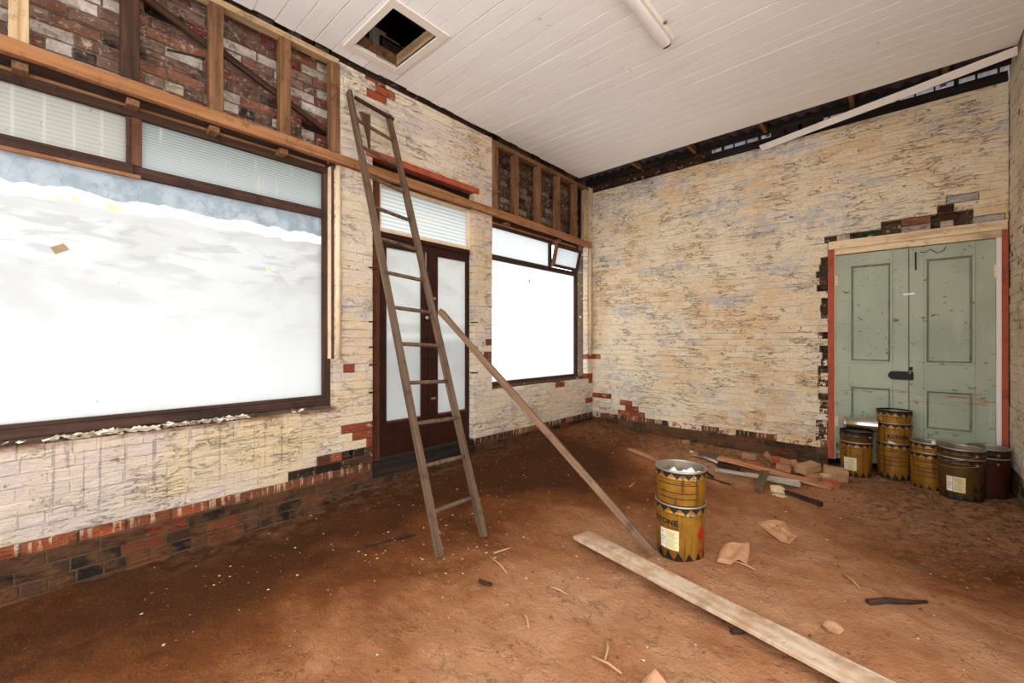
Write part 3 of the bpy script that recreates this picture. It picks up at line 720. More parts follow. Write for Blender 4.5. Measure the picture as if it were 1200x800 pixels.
slabobj('head_strip', M['frame_wood'], w1, -.10, -.075, -.4, 1.80, 3.05, 3.07, .003)
mb = MB(); q = .002
def panebox(name, mat, par, y0, y1, z0, z1, x=-.15):
    return slabobj(name, mat, par, x - .003, x + .003, y0, y1, z0, z1)
pd = panebox('display_pane', M['g_display'], w1, -.855, 1.795, .868, 2.575); pd['label'] = 'whitewashed display pane'
panebox('fluted_pane', M['g_flute_beige'], w1, -.855, .395, 2.655, 3.0)
panebox('fluted_pane', M['g_flute'], w1, .478, 1.795, 2.655, 3.0)
# scraps stuck on the pane
for (y, z, a, sz, m_, lb) in ((.07, 2.0, .5, (.075, .05), 'tan_paper', 'tan paper scrap stuck on the large window pane'), (1.355, 2.03, .35, (.085, .04), 'paper', 'white paper scrap stuck on the large window pane near the pier')):
    mb = MB(); cs = []
    for (u, v) in ((-.5, -.5), (.5, -.4), (.45, .5), (-.5, .45)):
        uu, vv = u * sz[0], v * sz[1]; cs.append((uu * cos(a) - vv * sin(a), uu * sin(a) + vv * cos(a)))
    vsx = [(-.146, y + u, z + v) for u, v in cs] + [(-.144, y + u, z + v) for u, v in cs]
    mb.mesh(vsx, [(3, 2, 1, 0), (4, 5, 6, 7), (0, 1, 5, 4), (1, 2, 6, 5), (2, 3, 7, 6), (3, 0, 4, 7)])
    tag(mb.build('paper_scrap', M[m_], loc=(-.145, y, z)), lb, 'scrap of paper')

# ------------------------------------------------------------------ window_2
w2 = empty('window_2', (-.15, 5.1, .8), 'smaller bright shop window between the door and the corner', 'window', kind='structure')
slabobj('bottom_rail', M['sash_wood'], w2, -.185, -.11, 3.986, 6.19, .765, .83, .005)
slabobj('jamb', M['sash_wood'], w2, -.19, -.11, 6.11, 6.18, .83, 3.06, .004)
slabobj('jamb', M['sash_wood'], w2, -.19, -.11, 3.986, 4.03, .83, 3.06, .004)
slabobj('transom_bar', M['sash_wood'], w2, -.185, -.11, 4.03, 6.11, 2.505, 2.575, .004)
slabobj('head', M['dark_wood'], w2, -.19, -.11, 3.986, 6.18, 2.95, 3.06, .004)
slabobj('head_board', M['dark_wood'], w2, -.185, -.165, 3.99, 6.18, 3.06, 3.2, .002)
slabobj('ledge', M['orange_wood'], w2, -.11, -.08, 4.0, 6.1, 2.985, 3.005, .003)
slabobj('mullion', M['sash_wood'], w2, -.185, -.115, 5.39, 5.45, 2.575, 2.95, .003)
pd = panebox('display_pane', M['g_bright'], w2, 4.03, 6.11, .83, 2.505); pd['label'] = 'glaring whitewashed display pane'
panebox('fluted_pane', M['g_flute_bright'], w2, 4.03, 5.39, 2.575, 2.95)
# hopper sash tilted inward
sh = empty('hopper_sash', (-.10, 5.78, 2.58)); sh.parent = w2; sh.location = Vector((-.10, 5.78, 2.58)) - w2.location
sh.rotation_euler = (0, radians(13), 0)
for nm, b_, m_ in (('stile', (-.02, .02, -.36, -.30, 0, .36), 'frame_wood'), ('stile', (-.02, .02, .30, .37, 0, .36), 'sash_wood'), ('rail', (-.02, .02, -.30, .30, 0, .05), 'sash_wood'), ('rail', (-.02, .02, -.30, .30, .31, .36), 'sash_wood')):
    mb = MB(); mb.bb(*b_); mb.build(nm, M[m_], sh, bevel=.003)
mb = MB(); mb.bb(-.003, .003, -.30, .30, .05, .31); mb.build('pane', M['g_flute_bright'], sh)
mb = MB(); pts = [(0, 0), (.014, .02), (.006, .045), (.02, .06), (-.004, .075), (-.016, .05), (-.008, .025)]
mb.mesh([(-.146, 4.92 + u, 2.25 + v) for u, v in pts] + [(-.142, 4.92 + u, 2.25 + v) for u, v in pts], [tuple(range(6, -1, -1)), tuple(range(7, 14))] + [(i, (i + 1) % 7, 7 + (i + 1) % 7, 7 + i) for i in range(7)])
tag(mb.build('dead_leaf', M['card'], loc=(-.145, 4.92, 2.25)), 'small brown leaf stuck high on the smaller window', 'leaf')

# ------------------------------------------------------------------ door_1
d1 = empty('door_1', (-.12, 3.05, .15), 'brown glazed double entrance doors with louvred fanlight behind the ladder', 'door', kind='structure')
slabobj('jamb', M['jamb_wood'], d1, -.19, -.06, 2.275, 2.37, .02, 3.12, .004)
slabobj('jamb', M['jamb_wood'], d1, -.19, -.08, 3.70, 3.76, .02, 3.12, .004)
slabobj('head', M['jamb_wood'], d1, -.19, -.06, 2.37, 3.70, 3.075, 3.15, .004)
slabobj('transom_bar', M['door_wood'], d1, -.18, -.09, 2.37, 3.70, 2.50, 2.555, .004)
slabobj('threshold', M['black_wood'], d1, -.19, .01, 2.26, 3.66, -.01, .135, .006)
fanf = empty('fanlight', (0, 0, 0)); fanf.parent = d1; fanf.location = -d1.location
for b_ in ((2.37, 2.40, 2.555, 3.075), (3.655, 3.70, 2.555, 3.075), (2.40, 3.655, 2.555, 2.59), (2.40, 3.655, 3.05, 3.075)):
    mb = MB(); mb.bb(-.15, -.082, b_[0], b_[1], b_[2], b_[3]); mb.build('sash_frame', M['cream_paint'], fanf, bevel=.002)
mb = MB(); mb.bb(-.153, -.147, 2.40, 3.67, 2.585, 3.05); mb.build('louvred_pane', M['g_louvre'], fanf)
for (y0, y1, g0, g1, nm) in ((2.372, 3.03, 2.475, 2.925, 'a'), (3.034, 3.70, 3.165, 3.61, 'b')):
    lf = empty('door_leaf', (-.12, (y0 + y1) / 2, .15)); lf.parent = d1; lf.location = lf.location - d1.location
    wm = Matrix.Translation((-.12, (y0 + y1) / 2, .15))
    def part(n_, m_, x0, x1, a, b, c, d, bev=.003):
        mb = MB(); mb.bb(x0 + .12, x1 + .12, a - (y0 + y1) / 2, b - (y0 + y1) / 2, c - .15, d - .15); return mb.build(n_, M[m_], lf, bevel=bev)
    part('stile', 'door_wood', -.145, -.10, y0, g0, .142, 2.498); part('stile', 'door_wood', -.145, -.10, g1, y1, .142, 2.498)
    part('rail', 'door_wood', -.145, -.10, g0, g1, .142, .515); part('rail', 'door_wood', -.145, -.10, g0, g1, 2.40, 2.498)
    part('glass_pane', 'g_door', -.126, -.12, g0, g1, .515, 2.40, 0)
    part('glazing_bead', 'jamb_wood', -.12, -.095, g0, g1, .505, .525, .002)
    if nm == 'a':
        part('hinge', 'steel', -.10, -.092, y0 - .006, y0 + .012, .42, .53, 0); part('top_bolt', 'steel', -.10, -.085, 2.975, 2.99, 2.2, 2.42, .002)
        mb = MB(); mb.lathe([(.0, .045), (.022, .04), (.026, .028), (.012, .014), (.012, 0)], 16, 0, Matrix.Translation((.02, 2.985 - (y0 + y1) / 2, 1.66 - .15)) @ Matrix.Rotation(pi / 2, 4, 'Y')); mb.build('knob', M['steel'], lf)
    else:
        part('letter_plate', 'steel', -.10, -.094, 3.055, 3.13, .70, .725, .002); part('letter_plate', 'steel', -.10, -.094, 3.06, 3.13, 1.88, 1.91, .002); part('cover_bead', 'door_wood', -.10, -.085, 3.025, 3.055, .15, 2.49, .003)
for (y, z) in ((2.262, 1.14), (2.262, 1.32), (2.262, 1.58), (2.262, .86), (3.69, 1.30), (3.69, 1.62), (3.69, .98), (2.262, 2.13)):
    if y < 3: mb = MB(); mb.bb(-.03, .006, y - .05, y + .04, z, z + .014)
    else: mb = MB(); mb.bb(-.05, .006, y - .05, y + .03, z, z + .014)
    mb.v = [tuple(Vector(p) - d1.location) for p in mb.v]; mb.build('spike', M['iron'], d1)

# ------------------------------------------------------------------ door_2 (green)
g = NG('green door paint')
n1 = g.noise(g.pos, 1.6, 5); n2 = g.noise(g.map(g.pos, (1, 1, 1.5)), 13., 5, .65)
col = g.mix(g.step(n1, .35, .65), lin(166, 174, 150), lin(152, 160, 137))
zz = g.sep(g.pos)[2]
col = g.mix(g.mth('MULTIPLY', g.step(n2, .61, .67), .8), col, lin(92, 70, 48))
sc = g.noise(g.map(g.pos, (.9, 1, 9.)), 4., 5, .6, .4)
bandz = g.mth('MULTIPLY', g.step(zz, .68, .75), g.step(zz, .86, .79))
col = g.mix(g.mth('MULTIPLY', g.step(sc, .54, .6), bandz), col, lin(170, 100, 68))
col = g.mix(g.mth('MULTIPLY', g.step(g.noise(g.pos, 6., 6, .7), .56, .66), g.step(zz, .75, .25)), col, lin(70, 54, 38))
col = g.mix(g.mth('MULTIPLY', g.step(g.noise(g.map(g.pos, (2, 1, .4)), 5., 4), .58, .72), .25), col, lin(188, 196, 180))
M['green'] = g.bsdf(col, .55, 0, g.bump(n2, .1, .004), .35)
M['green_groove'] = plain('grimy green moulding', lin(132, 130, 104), .6, 0, .8, 10)  # grime tone, with groove shadow put into the darker green
d2 = empty('door_2', (4.067, 6.52, -.05), 'sage green panelled double doors behind the paint pails', 'door', kind='structure')
XY = 6.52
def dpart(n_, m_, par, x0, x1, y0, y1, z0, z1, bev=.003, base=None):
    base = base or d2.location
    mb = MB(); mb.bb(x0 - base[0], x1 - base[0], y0 - base[1], y1 - base[1], z0 - base[2], z1 - base[2]); return mb.build(n_, m_ if not isinstance(m_, str) else M[m_], par, bevel=bev)
dpart('jamb', 'red_paint', d2, 3.338, 3.400, 6.475, 6.62, -.05, 2.545); dpart('jamb', 'cream_paint', d2, 3.400, 3.414, 6.50, 6.62, -.05, 2.48, .001)
dpart('jamb', 'red_paint', d2, 4.752, 4.796, 6.475, 6.62, -.05, 2.545); dpart('jamb', 'white_paint', d2, 4.716, 4.752, 6.50, 6.62, -.05, 2.48, .001)
dpart('head', 'cream_wood', d2, 3.400, 4.752, 6.485, 6.62, 2.44, 2.51); dpart('head_mould', 'cream_wood', d2, 3.345, 4.79, 6.465, 6.56, 2.51, 2.605)
mb = MB(); mb.bb(3.3 - 4.067, 4.85 - 4.067, .16, .18, -.1, 2.7); mb.build('backing', M['black_hole'], d2)
for (x0, x1, p0, p1, sw) in ((3.416, 4.064, 3.542, 3.931, 0), (4.070, 4.714, 4.19, 4.572, 1)):
    lf = empty('door_leaf', (0, 0, 0)); lf.parent = d2; base = Vector(((x0 + x1) / 2, 6.54, -.05)); lf.location = base - d2.location
    q = lambda n_, m_, a, b, c, d, e, f, bev=.003: dpart(n_, m_, lf, a, b, c, d, e, f, bev, base)
    y0, y1 = 6.52, 6.56
    zs = [(-.04, .41), (.86, 1.135), (2.305, 2.435)]
    q('stile', 'green', x0, p0, y0, y1, -.04, 2.435); q('stile', 'green', p1, x1, y0, y1, -.04, 2.435)
    for (a, b) in zs: q('rail', 'green', p0, p1, y0, y1, a, b)
    for (a, b) in ((.41, .86), (1.135, 2.305)):
        q('panel', 'green', p0, p1, y0 + .026, y1 - .002, a, b, 0)
        for j, (ins, w_, yy, hh_) in enumerate(((0, .020, y0 - .012, .018), (.026, .012, y0 + .010, .012))):
            mb = MB(); a0, a1, b0, b1 = p0 + ins, p1 - ins, a + ins, b - ins
            for (u0, u1, v0, v1) in ((a0, a1, b0, b0 + w_), (a0, a1, b1 - w_, b1), (a0, a0 + w_, b0 + w_, b1 - w_), (a1 - w_, a1, b0 + w_, b1 - w_)):
                mb.bb(u0 - base[0], u1 - base[0], yy - base[1], yy + hh_ + .01 - base[1], v0 - base[2], v1 - base[2])
            mb.build('moulding', M['green_groove'] if j else M['green'], lf, bevel=.003)
    if sw == 0:
        mb = MB(); r_ = .048; pts = [(-.06 + r_ * cos(t), r_ * sin(t)) for t in [pi / 2 + pi * k / 10 for k in range(11)]] + [(.105, -r_), (.105, r_)]
        n = len(pts); cx, cz = 4.0 - base[0], 1.0 - base[2]
        mb.mesh([(cx + u, -.02, cz + v) for u, v in pts] + [(cx + u * .93, -.062, cz + v * .85) for u, v in pts], [(i, (i + 1) % n, n + (i + 1) % n, n + i) for i in range(n)] + [tuple(range(n, 2 * n))])
        lk = mb.build('rim_lock', M['black_iron'], lf, bevel=.004); lk['label'] = 'black iron rim lock'
        mb = MB(); mb.lathe([(.0, 0), (.011, 0), (.011, .008), (0, .01)], 12, 0, Matrix.Translation((4.075 - base[0], -.062, 1.03 - base[2])) @ Matrix.Rotation(pi / 2, 4, 'X')); mb.build('key_stud', M['tin'], lk)
        q('hinge', 'cream_paint', x0 - .004, x0 + .018, 6.508, 6.521, 2.07, 2.19, .001); q('hinge', 'cream_paint', x0 - .004, x0 + .018, 6.508, 6.521, .35, .47, .001)
    else:
        q('hinge', 'cream_paint', x1 - .012, x1 + .004, 6.508, 6.521, 2.03, 2.17, .001); q('hook', 'iron', 4.115, 4.130, 6.508, 6.521, 2.18, 2.38, .002); q('keeper', 'black_iron', 4.071, 4.10, 6.508, 6.521, 1.06, 1.10, .002)
        mb = MB(); mb.tube([(4.16 - base[0] + u, -.026, 2.345 - base[2] + v) for u, v in ((0, .03), (.04, .02), (.08, .05), (.13, .0), (.18, .02), (.2, .06))], .004, 6); mb.build('bent_wire', M['iron'], lf)
mb = MB(); mb.box((0, 0, 0), (.095, .004, .022), 0, Matrix.Rotation(radians(-3), 4, 'Y')); mb.v = [(x + 4.067, y + 6.506, z + 1.916) for x, y, z in mb.v]
tag(mb.build('paper_tape', M['white_plastic'], loc=(4.067, 6.506, 1.916)), 'short white tape across the gap between the green doors', 'tape')

# ------------------------------------------------------------------ ladder
A0, A1 = Vector((1.51, 1.93, fh(1.51, 1.93))), Vector((.06, 1.97, 3.79)); B0, B1 = Vector((1.52, 2.36, fh(1.52, 2.36))), Vector((.06, 2.40, 3.72))
ld = empty('ladder', (1.51, 2.14, -.18), 'tall wooden ladder leaning against the wall over the glazed door', 'ladder')
nrm = (A1 - A0).cross(B0 - A0).normalized()
for (a, b) in ((A0, A1), (B0, B1)):
    timber('stile', a, b, .066, .040, nrm, M['grey_wood'], ld, seg=24, wob=.002, bevel=.006)
for k, f_ in enumerate((.0751, .1552, .2332, .3117, .3906, .4678, .5446, .623, .6985, .7773, .8526, .9263)):
    p = A0 + (A1 - A0) * f_; q_ = B0 + (B1 - B0) * (f_ + (.0 if k < 9 else -.002))
    mb = MB(); X = (q_ - p).normalized()
    pts = [p + (q_ - p) * t for t in (0, .15, .5, .85, 1.)]
    mb.tube([v_ - Vector(ld.location) for v_ in pts], [.013, .0165, .0175, .0165, .013], 10); mb.build('rung', M['grey_wood'], ld)
p = A0 + (A1 - A0) * .984 + Vector((0, .03, 0)); q_ = B0 + (B1 - B0) * .99
timber('top_bar', p + Vector((.03, 0, .0)), q_ + Vector((.03, .03, .0)), .03, .03, nrm, M['dark_wood'], ld, seg=5)
mb = MB(); vv = []; rows = 8
for i in range(rows + 1):
    t = i / rows
    for j in range(5):
        s_ = j / 4; w_ = .11 * (1 - t) ** 1.3 + .012
        vv.append((.175 + .012 * sin(s_ * 6 + t * 3) + .02 * (1 - t), 2.06 + .06 * t + (s_ - .5) * w_, 3.56 - .34 * t + .02 * s_ * (1 - t)))
mb.mesh(vv, [(i * 5 + j, i * 5 + j + 1, i * 5 + j + 6, i * 5 + j + 5) for i in range(rows) for j in range(4)], 0, True)
o = mb.build('rag', M['cloth'], loc=(.18, 2.08, 3.5)); s_ = o.modifiers.new('Solidify', 'SOLIDIFY'); s_.thickness = .006
tag(o, 'brown rag hanging from the upper rung of the ladder', 'rag')

# prop and plank
z_ = fh(2.64, 3.0)
o = timber('timber_prop', (2.655, 2.985, z_ + .03), (.862, 2.448, 1.66), .085, .05, (.35, -1, .35), M['prop_wood'], seg=20, wob=.003, bevel=.006)
tag(o, 'long rough timber propped from the dirt up to the ladder', 'timber')
pl0 = Vector((2.16, 2.78, fh(2.16, 2.78) + .07)); pl1 = Vector((4.22, 2.37, fh(4.1, 2.5) + .05))
o = timber('plank', pl0, pl1, .165, .024, (.2, 1, 0), M['plank_wood'], seg=24, wob=.003, bevel=.004)
tag(o, 'long pale painted plank lying across the dirt in the foreground', 'plank')
mb = MB(); mb.tube([(3.31, 2.47, fh(3.31, 2.47) + .015), (3.36, 2.53, fh(3.36, 2.53) + .02), (3.39, 2.62, fh(3.4, 2.6) + .02)], [.016, .02, .014], 7)
tag(mb.build('twig', M['dark_wood'], loc=(3.36, 2.53, -.17)), 'short dark stick wedged under the long pale plank', 'stick')

# ------------------------------------------------------------------ pails
g = NG('pail paint')
ox = g.sep(g.obj); n1 = g.noise(g.obj, 5., 5, .6); rnd = g.n('ShaderNodeObjectInfo').outputs['Random']
col = g.mix(g.step(n1, .35, .65), lin(156, 110, 32), lin(128, 84, 22))
dr = g.noise(g.map(g.n('ShaderNodeVectorMath', {0: g.obj, 1: g.n('ShaderNodeCombineXYZ', {0: g.mth('MULTIPLY', rnd, 9.), 1: rnd, 2: 0.}).outputs[0]}, operation='ADD').outputs[0], (26, 26, 2.)), 1., 4, .6)
col = g.mix(g.step(dr, .52, .64, 0, .7), col, lin(66, 38, 14))
col = g.mix(g.step(g.noise(g.obj, 18., 5, .7), .60, .70, 0, .6), col, lin(90, 54, 22))
M['pail'] = g.bsdf(col, .38, .35, g.bump(n1, .05, .004), .5)
M['pail_dirty'] = plain('grimy pail', lin(88, 60, 25), .45, .3, .9, 6)  # grime, with the dark corner's shade put into its tone
M['pail_dark'] = plain('dark red pail', lin(74, 30, 18), .5, .3, .75, 6)
M['pail_in'] = plain('pail inside', lin(150, 140, 120), .5, .4, .5, 9)
PH = .395
def rp(z): return .164 + .014 * z / PH + (.0065 * math.exp(-((z - .338) / .007) ** 2))
def curved(mb, a0, a1, zl, zu, mat, n=14, off=.0009):
    vs = []; fs = []
    for i in range(n + 1):
        t = i / n; a = a0 + (a1 - a0) * t; l, u = zl(t), zu(t)
        for j in range(3):
            z = l + (u - l) * j / 2; r = rp(z) + off; vs.append((r * cos(a), r * sin(a), z))
    for i in range(n):
        for j in range(2): fs.append((i * 3 + j, i * 3 + 3 + j, i * 3 + 4 + j, i * 3 + 1 + j))
    mb.mesh(vs, fs, mat, True)
def K(v): return lambda t: v
def tri(t): return 1 - abs(2 * t - 1)
def pail(name, loc, rz, label, group, body='pail', style='lines', bail=None, rim='steel', tilt=None, sc=.84):
    o = empty(name, loc, label, 'paint pail', group, rz=rz)
    o.scale = (sc, sc, 1)
    mb = MB()
    zz = [0, .004, .02, .06, .12, .18, .24, .29, .320, .328, .333, .338, .343, .348, .356, PH - .012]
    prof = [(.150, .006), (.158, .0)] + [(rp(z), z + .001) for z in zz[1:]]
    mb.lathe(prof, 64, 0); mb.lathe([(rp(PH - .012) - .003, PH - .012)] + [(rp(z) - .003, z) for z in (.29, .2, .1, .014)] + [(.0, .012)], 64, 1)
    mb.lathe([(.0, .007), (.150, .006)], 64, 0)
    N = 14
    for k in range(N):
        a = 2 * pi * k / N
        curved(mb, a, a + 2 * pi / N * .86, lambda t: PH - .020 - .036 * tri(t), K(PH - .013), 2, 8)
        curved(mb, a, a + 2 * pi / N, K(PH - .02), K(PH - .012), 2, 4)
        a += .2
        curved(mb, a, a + 2 * pi / N * .9, K(.003), lambda t: .006 + .062 * (t / .38 if t < .38 else (1 - t) / .62), 2, 9)
    if style == 'lines':
        for z in (.298, .238, .198, .15): curved(mb, -1.1, .62, K(z), K(z + .006), 2, 24)
        curved(mb, -.4, .3, K(.312), K(.316), 2, 10)
        curved(mb, -.62, -.60, K(.04), K(.30), 2, 3) if body != 'pail' else None
    if style == 'text':
        curved(mb, .74, 1.22, lambda t: .195 - .075 * tri(t), lambda t: .195 + .075 * tri(t), 3, 12)
        curved(mb, .88, 1.22, K(.055), K(.088), 3, 6)
        curved(mb, -.32, .05 - .32, K(.238), K(.242), 2, 4); curved(mb, -.9, -.05, K(.232), K(.236), 2, 10)
        curved(mb, .05, .062, K(.17), K(.33), 2, 3)
    bd = mb.build('body', [M[body], M['pail_in'], M['ink'], M['hazard_red']], o)
    mb = MB(); r_ = rp(PH); mb.lathe([(r_ - .004, PH - .013), (r_ + .004, PH - .012), (r_ + .0055, PH - .006), (r_ + .004, PH), (r_ - .002, PH + .001), (r_ - .005, PH - .004), (r_ - .004, PH - .013)], 64)
    mb.build('rim', M[rim], o)
    for s_ in (-1, 1):
        mb = MB(); a = .45 if s_ > 0 else .45 + pi
        mb.lathe([(.0, .014), (.008, .013), (.014, .006), (.016, -.002)], 14, 0, Matrix.Translation((rp(.335) * cos(a), rp(.335) * sin(a), .340)) @ Matrix.Rotation(a, 4, 'Z') @ Matrix.Rotation(pi / 2, 4, 'Y')); mb.build('ear', M['wire'], o)
    if bail is not None:
        pts = []; a0 = .45
        for i in range(25):
            th = pi * i / 24; r1 = .195
            u = r1 * cos(th); w = r1 * sin(th)
            pts.append((u * cos(a0) + w * cos(bail) * sin(a0), u * sin(a0) - w * cos(bail) * cos(a0), .34 + w * sin(bail)))
        mb = MB(); mb.tube(pts, .0034, 6); mb.build('handle', M['wire'], o)
    if style in ('text', 'label'):
        mb = MB(); curved(mb, -.92, -.62, K(.075), K(.215), 0, 10, .0014)
        for z in (.195, .182, .16, .147, .134, .12, .1): curved(mb, -.86, -.68, K(z), K(z + .0035), 1, 5, .0019)
        mb.build('paper_label', [M['paper'], M['ink']], o)
        mb = MB(); curved(mb, -.60, -.06, K(.075), K(.218), 0, 12, .0014)
        for k in range(11): curved(mb, -.55, -.12 - .06 * (k % 3), K(.2 - k * .011), K(.2 - k * .011 + .0028), 1, 8, .0019)
        lb = mb.build('paper_label', [M['yellow_paper'], M['grey_lap']], o); lb['label'] = 'yellowed paper label'
    return o
def wrap_text(body, size, par, ang, z, mat, name='lettering'):
    cu = bpy.data.curves.new(name, 'FONT'); cu.body = body; cu.size = size; cu.align_x = 'CENTER'; cu.resolution_u = 3; cu.offset = .0028; cu.space_character = 1.12
    tmp = bpy.data.objects.new('tmp', cu); C.objects.link(tmp)
    bpy.context.view_layer.update()
    me = bpy.data.meshes.new_from_object(tmp.evaluated_get(bpy.context.evaluated_depsgraph_get()))
    bpy.data.objects.remove(tmp)
    bm = bmesh.new(); bm.from_mesh(me)
    bmesh.ops.triangulate(bm, faces=bm.faces[:]); bmesh.ops.subdivide_edges(bm, edges=[e for e in bm.edges if e.calc_length() > .012], cuts=1)
    for v in bm.verts:
        zz = v.co.y + z; r = rp(zz) + .0013; a = ang + v.co.x / r; v.co = (r * cos(a), r * sin(a), zz)
    bm.to_mesh(me); bm.free(); me.materials.clear(); me.materials.append(M[mat])
    o = bpy.data.objects.new(name, me); C.objects.link(o); o.parent = par; return o

cam_a = lambda x, y: atan2(0 - y, 3.965 - x)
FX, FY = 2.775, 3.175; fz = fh(FX, FY) - .004
pa = pail('paint_pail', (FX, FY, fz), cam_a(FX, FY) - .0, 'yellow pail with black lettering at the bottom of the lone stack beside the prop', 'yellow paint pails', style='text', bail=pi + .3, sc=.97)
wrap_text('ROTONE', .054, pa, -.80, .252, 'ink')
mb = MB(); mb.lathe([(0, .012), (.009, .01), (.012, 0)], 12, 0, Matrix.Translation((rp(.335) * cos(.28), rp(.335) * sin(.28), .337)) @ Matrix.Rotation(.28, 4, 'Z') @ Matrix.Rotation(pi / 2, 4, 'Y')); mb.build('rivet', M['steel'], pa)
pb = pail('paint_pail', (FX, FY, fz + .245), cam_a(FX, FY) + .12, 'yellow open pail with black bands on top of the lone stack beside the prop', 'yellow paint pails', style='lines', sc=.97)
# crumpled plastic inside the top pail
mb = MB(); vv = []; n = 14
for i in range(n + 1):
    for j in range(n + 1):
        u, v = (i / n - .5) * .25, (j / n - .5) * .17
        vv.append((FX + .02 + u, FY - .02 + v, fz + .245 + .352 + .05 * mnoise.fractal((u * 14, v * 14, 3.3), .8, 2., 3)))
mb.mesh(vv, [(i * (n + 1) + j, (i + 1) * (n + 1) + j, (i + 1) * (n + 1) + j + 1, i * (n + 1) + j + 1) for i in range(n) for j in range(n)])
o = mb.build('plastic_wrap', M['white_plastic'], loc=(FX, FY, fz + .57)); s_ = o.modifiers.new('Solidify', 'SOLIDIFY'); s_.thickness = .003
tag(o, 'crumpled white plastic lying in the open top pail', 'plastic')
mb = MB(); mb.lathe([(.0, .0), (.148, .0), (.156, .004), (.148, .008), (.14, .003), (.0, .003)], 48, 0, Matrix.Translation((FX, FY, fz + .245 + .325)) @ Matrix.Rotation(.05, 4, 'X'))
tag(mb.build('pail_lid', M['steel'], loc=(FX, FY, fz + .53)), 'dull metal lid dropped inside the open top pail', 'lid')

G = 'yellow paint pails'
def zf(x, y): return fh(x, y) - .006
# stack A with tin
ax, ay = 3.62, 6.25; az = zf(ax, ay)
o = pail('paint_pail', (ax, ay, az), cam_a(ax, ay) + .1, 'stained yellow pail with white label left of the tallest stack by the green doors', G, style='label', bail=-.25)
o = pail('paint_pail', (ax, ay, az + .115), cam_a(ax, ay) + .5, 'grimy brown pail nested in the stained pail under the shiny tin', G, body='pail_dirty', style='plain', rim='black_iron')
tn = empty('paint_tin', (ax + .04, ay - .02, az + .115 + PH + .077), 'shiny silver tin lying on its side on the left pail by the doors', 'tin')
tn.rotation_euler = (0, radians(90), radians(8))
mb = MB(); mb.lathe([(0, -.15), (.070, -.15), (.076, -.146), (.076, -.14), (.073, -.135), (.073, .135), (.076, .14), (.076, .146), (.070, .15), (.066, .146), (.0, .146)], 40); mb.build('can_body', M['tin'], tn)
mb = MB(); mb.lathe([(.078, -.143), (.0785, -.138), (.078, -.134)], 40); mb.build('seam_ring', M['steel'], tn)
# stack B of three
bx, by = 3.945, 6.31; bz = zf(bx, by)
o = pail('paint_pail', (bx, by, bz), cam_a(bx, by) + .15, 'yellow banded pail at the bottom of the tallest stack by the green doors', G, style='lines', bail=-.5)
o = pail('paint_pail', (bx, by, bz + .215), cam_a(bx, by) + .3, 'yellow lettered pail in the middle of the tallest stack by the green doors', G, style='plain')
wrap_text('ROTONE', .05, o, -.05, .232, 'ink')
mb = MB(); curved(mb, -.62, .1, lambda t: .135 + .02 * t, lambda t: .2 - .03 * t, 0, 14, .0014); mb.build('paper_label', M['paper'], o)
o = pail('paint_pail', (bx, by, bz + .345), cam_a(bx, by) + .1, 'topmost yellow pail of the tallest stack by the green doors', G, style='plain', rim='black_iron')
# stack C
cx, cy = 4.215, 6.17; cz = zf(cx, cy) - .012
o = pail('paint_pail', (cx, cy, cz), cam_a(cx, cy) + .1, 'lower yellow banded pail right of the tallest stack by the green doors', G, style='lines')
o = pail('paint_pail', (cx + .004, cy, cz + .10), cam_a(cx, cy) + .4, 'upper yellow pail right of the tallest stack, with blob on its rim', G, style='plain', rim='steel')
mb = MB(); mb.lathe([(0, -.022), (.018, -.014), (.024, .0), (.016, .018), (0, .024)], 12, 0, Matrix.Translation((rp(PH) * cos(-.2), rp(PH) * sin(-.2), PH + .012))); mb.build('paint_blob', M['paper'], o)
# D pair in the corner
dx, dy = 4.425, 5.925; dz = zf(dx, dy)
o = pail('paint_pail', (dx, dy, dz), cam_a(dx, dy) + .25, 'front corner pail with white and yellow labels, lower of its pair', G, style='label', bail=-.2, body='pail_dirty', sc=.9)  # dark body paints in the corner's shade
o = pail('paint_pail', (dx + .004, dy, dz + .085), cam_a(dx, dy) + .2, 'grimy open pail nested in the labelled pail nearest the right wall', G, body='pail_dirty', style='plain', bail=-.35, rim='steel', sc=.9)
ex, ey = 4.63, 6.225; ez = zf(ex, ey)
o = pail('paint_pail', (ex, ey, ez), cam_a(ex, ey), 'dark lower pail wedged in the corner behind the labelled pail', G, body='pail_dark', style='plain')
o = pail('paint_pail', (ex, ey, ez + .085), cam_a(ex, ey), 'dark red upper pail wedged in the corner behind the labelled pail', G, body='pail_dark', style='plain')

# ------------------------------------------------------------------ debris pile
def onf(x, y, h=0.): return Vector((x, y, fh(x, y) + h))
def deb(name, a, b, w, t, mat, label, cat, side=(0, 0, 1), group=None, seg=8, wob=.003):
    return tag(timber(name, a, b, w, t, side, M[mat], None, seg, wob, .003), label, cat, group)
GP = 'broken timbers in the debris heap'
deb('floorboard', onf(2.36, 5.50, .085), onf(3.48, 5.40, .012), .09, .022, 'pink_wood', 'long pinkish floorboard along the top of the debris heap', 'board', (0, 1, .15), GP, 12)
deb('wood_block', onf(2.12, 5.53, .075), onf(2.36, 5.60, .085), .10, .03, 'grey_wood', 'short broad board end at the pail side of the debris heap', 'board', (0, 1, 0), GP)
deb('wood_block', onf(2.38, 5.42, .03), onf(2.62, 5.40, .03), .06, .06, 'dark_wood', 'dark timber offcut under the pinkish floorboard', 'timber', (0, 1, 0), GP)
deb('grey_strip', onf(2.44, 5.12, .06), onf(3.24, 5.20, .04), .05, .022, 'greywhite_wood', 'pale grey painted strip in front of the pinkish floorboard', 'strip', (0, 1, .3), GP, 10)
deb('grey_strip', onf(2.72, 5.27, .055), onf(3.22, 5.26, .055), .03, .02, 'greywhite_wood', 'thin pale strip tucked behind the grey painted strip', 'strip', (0, 1, .3), GP)
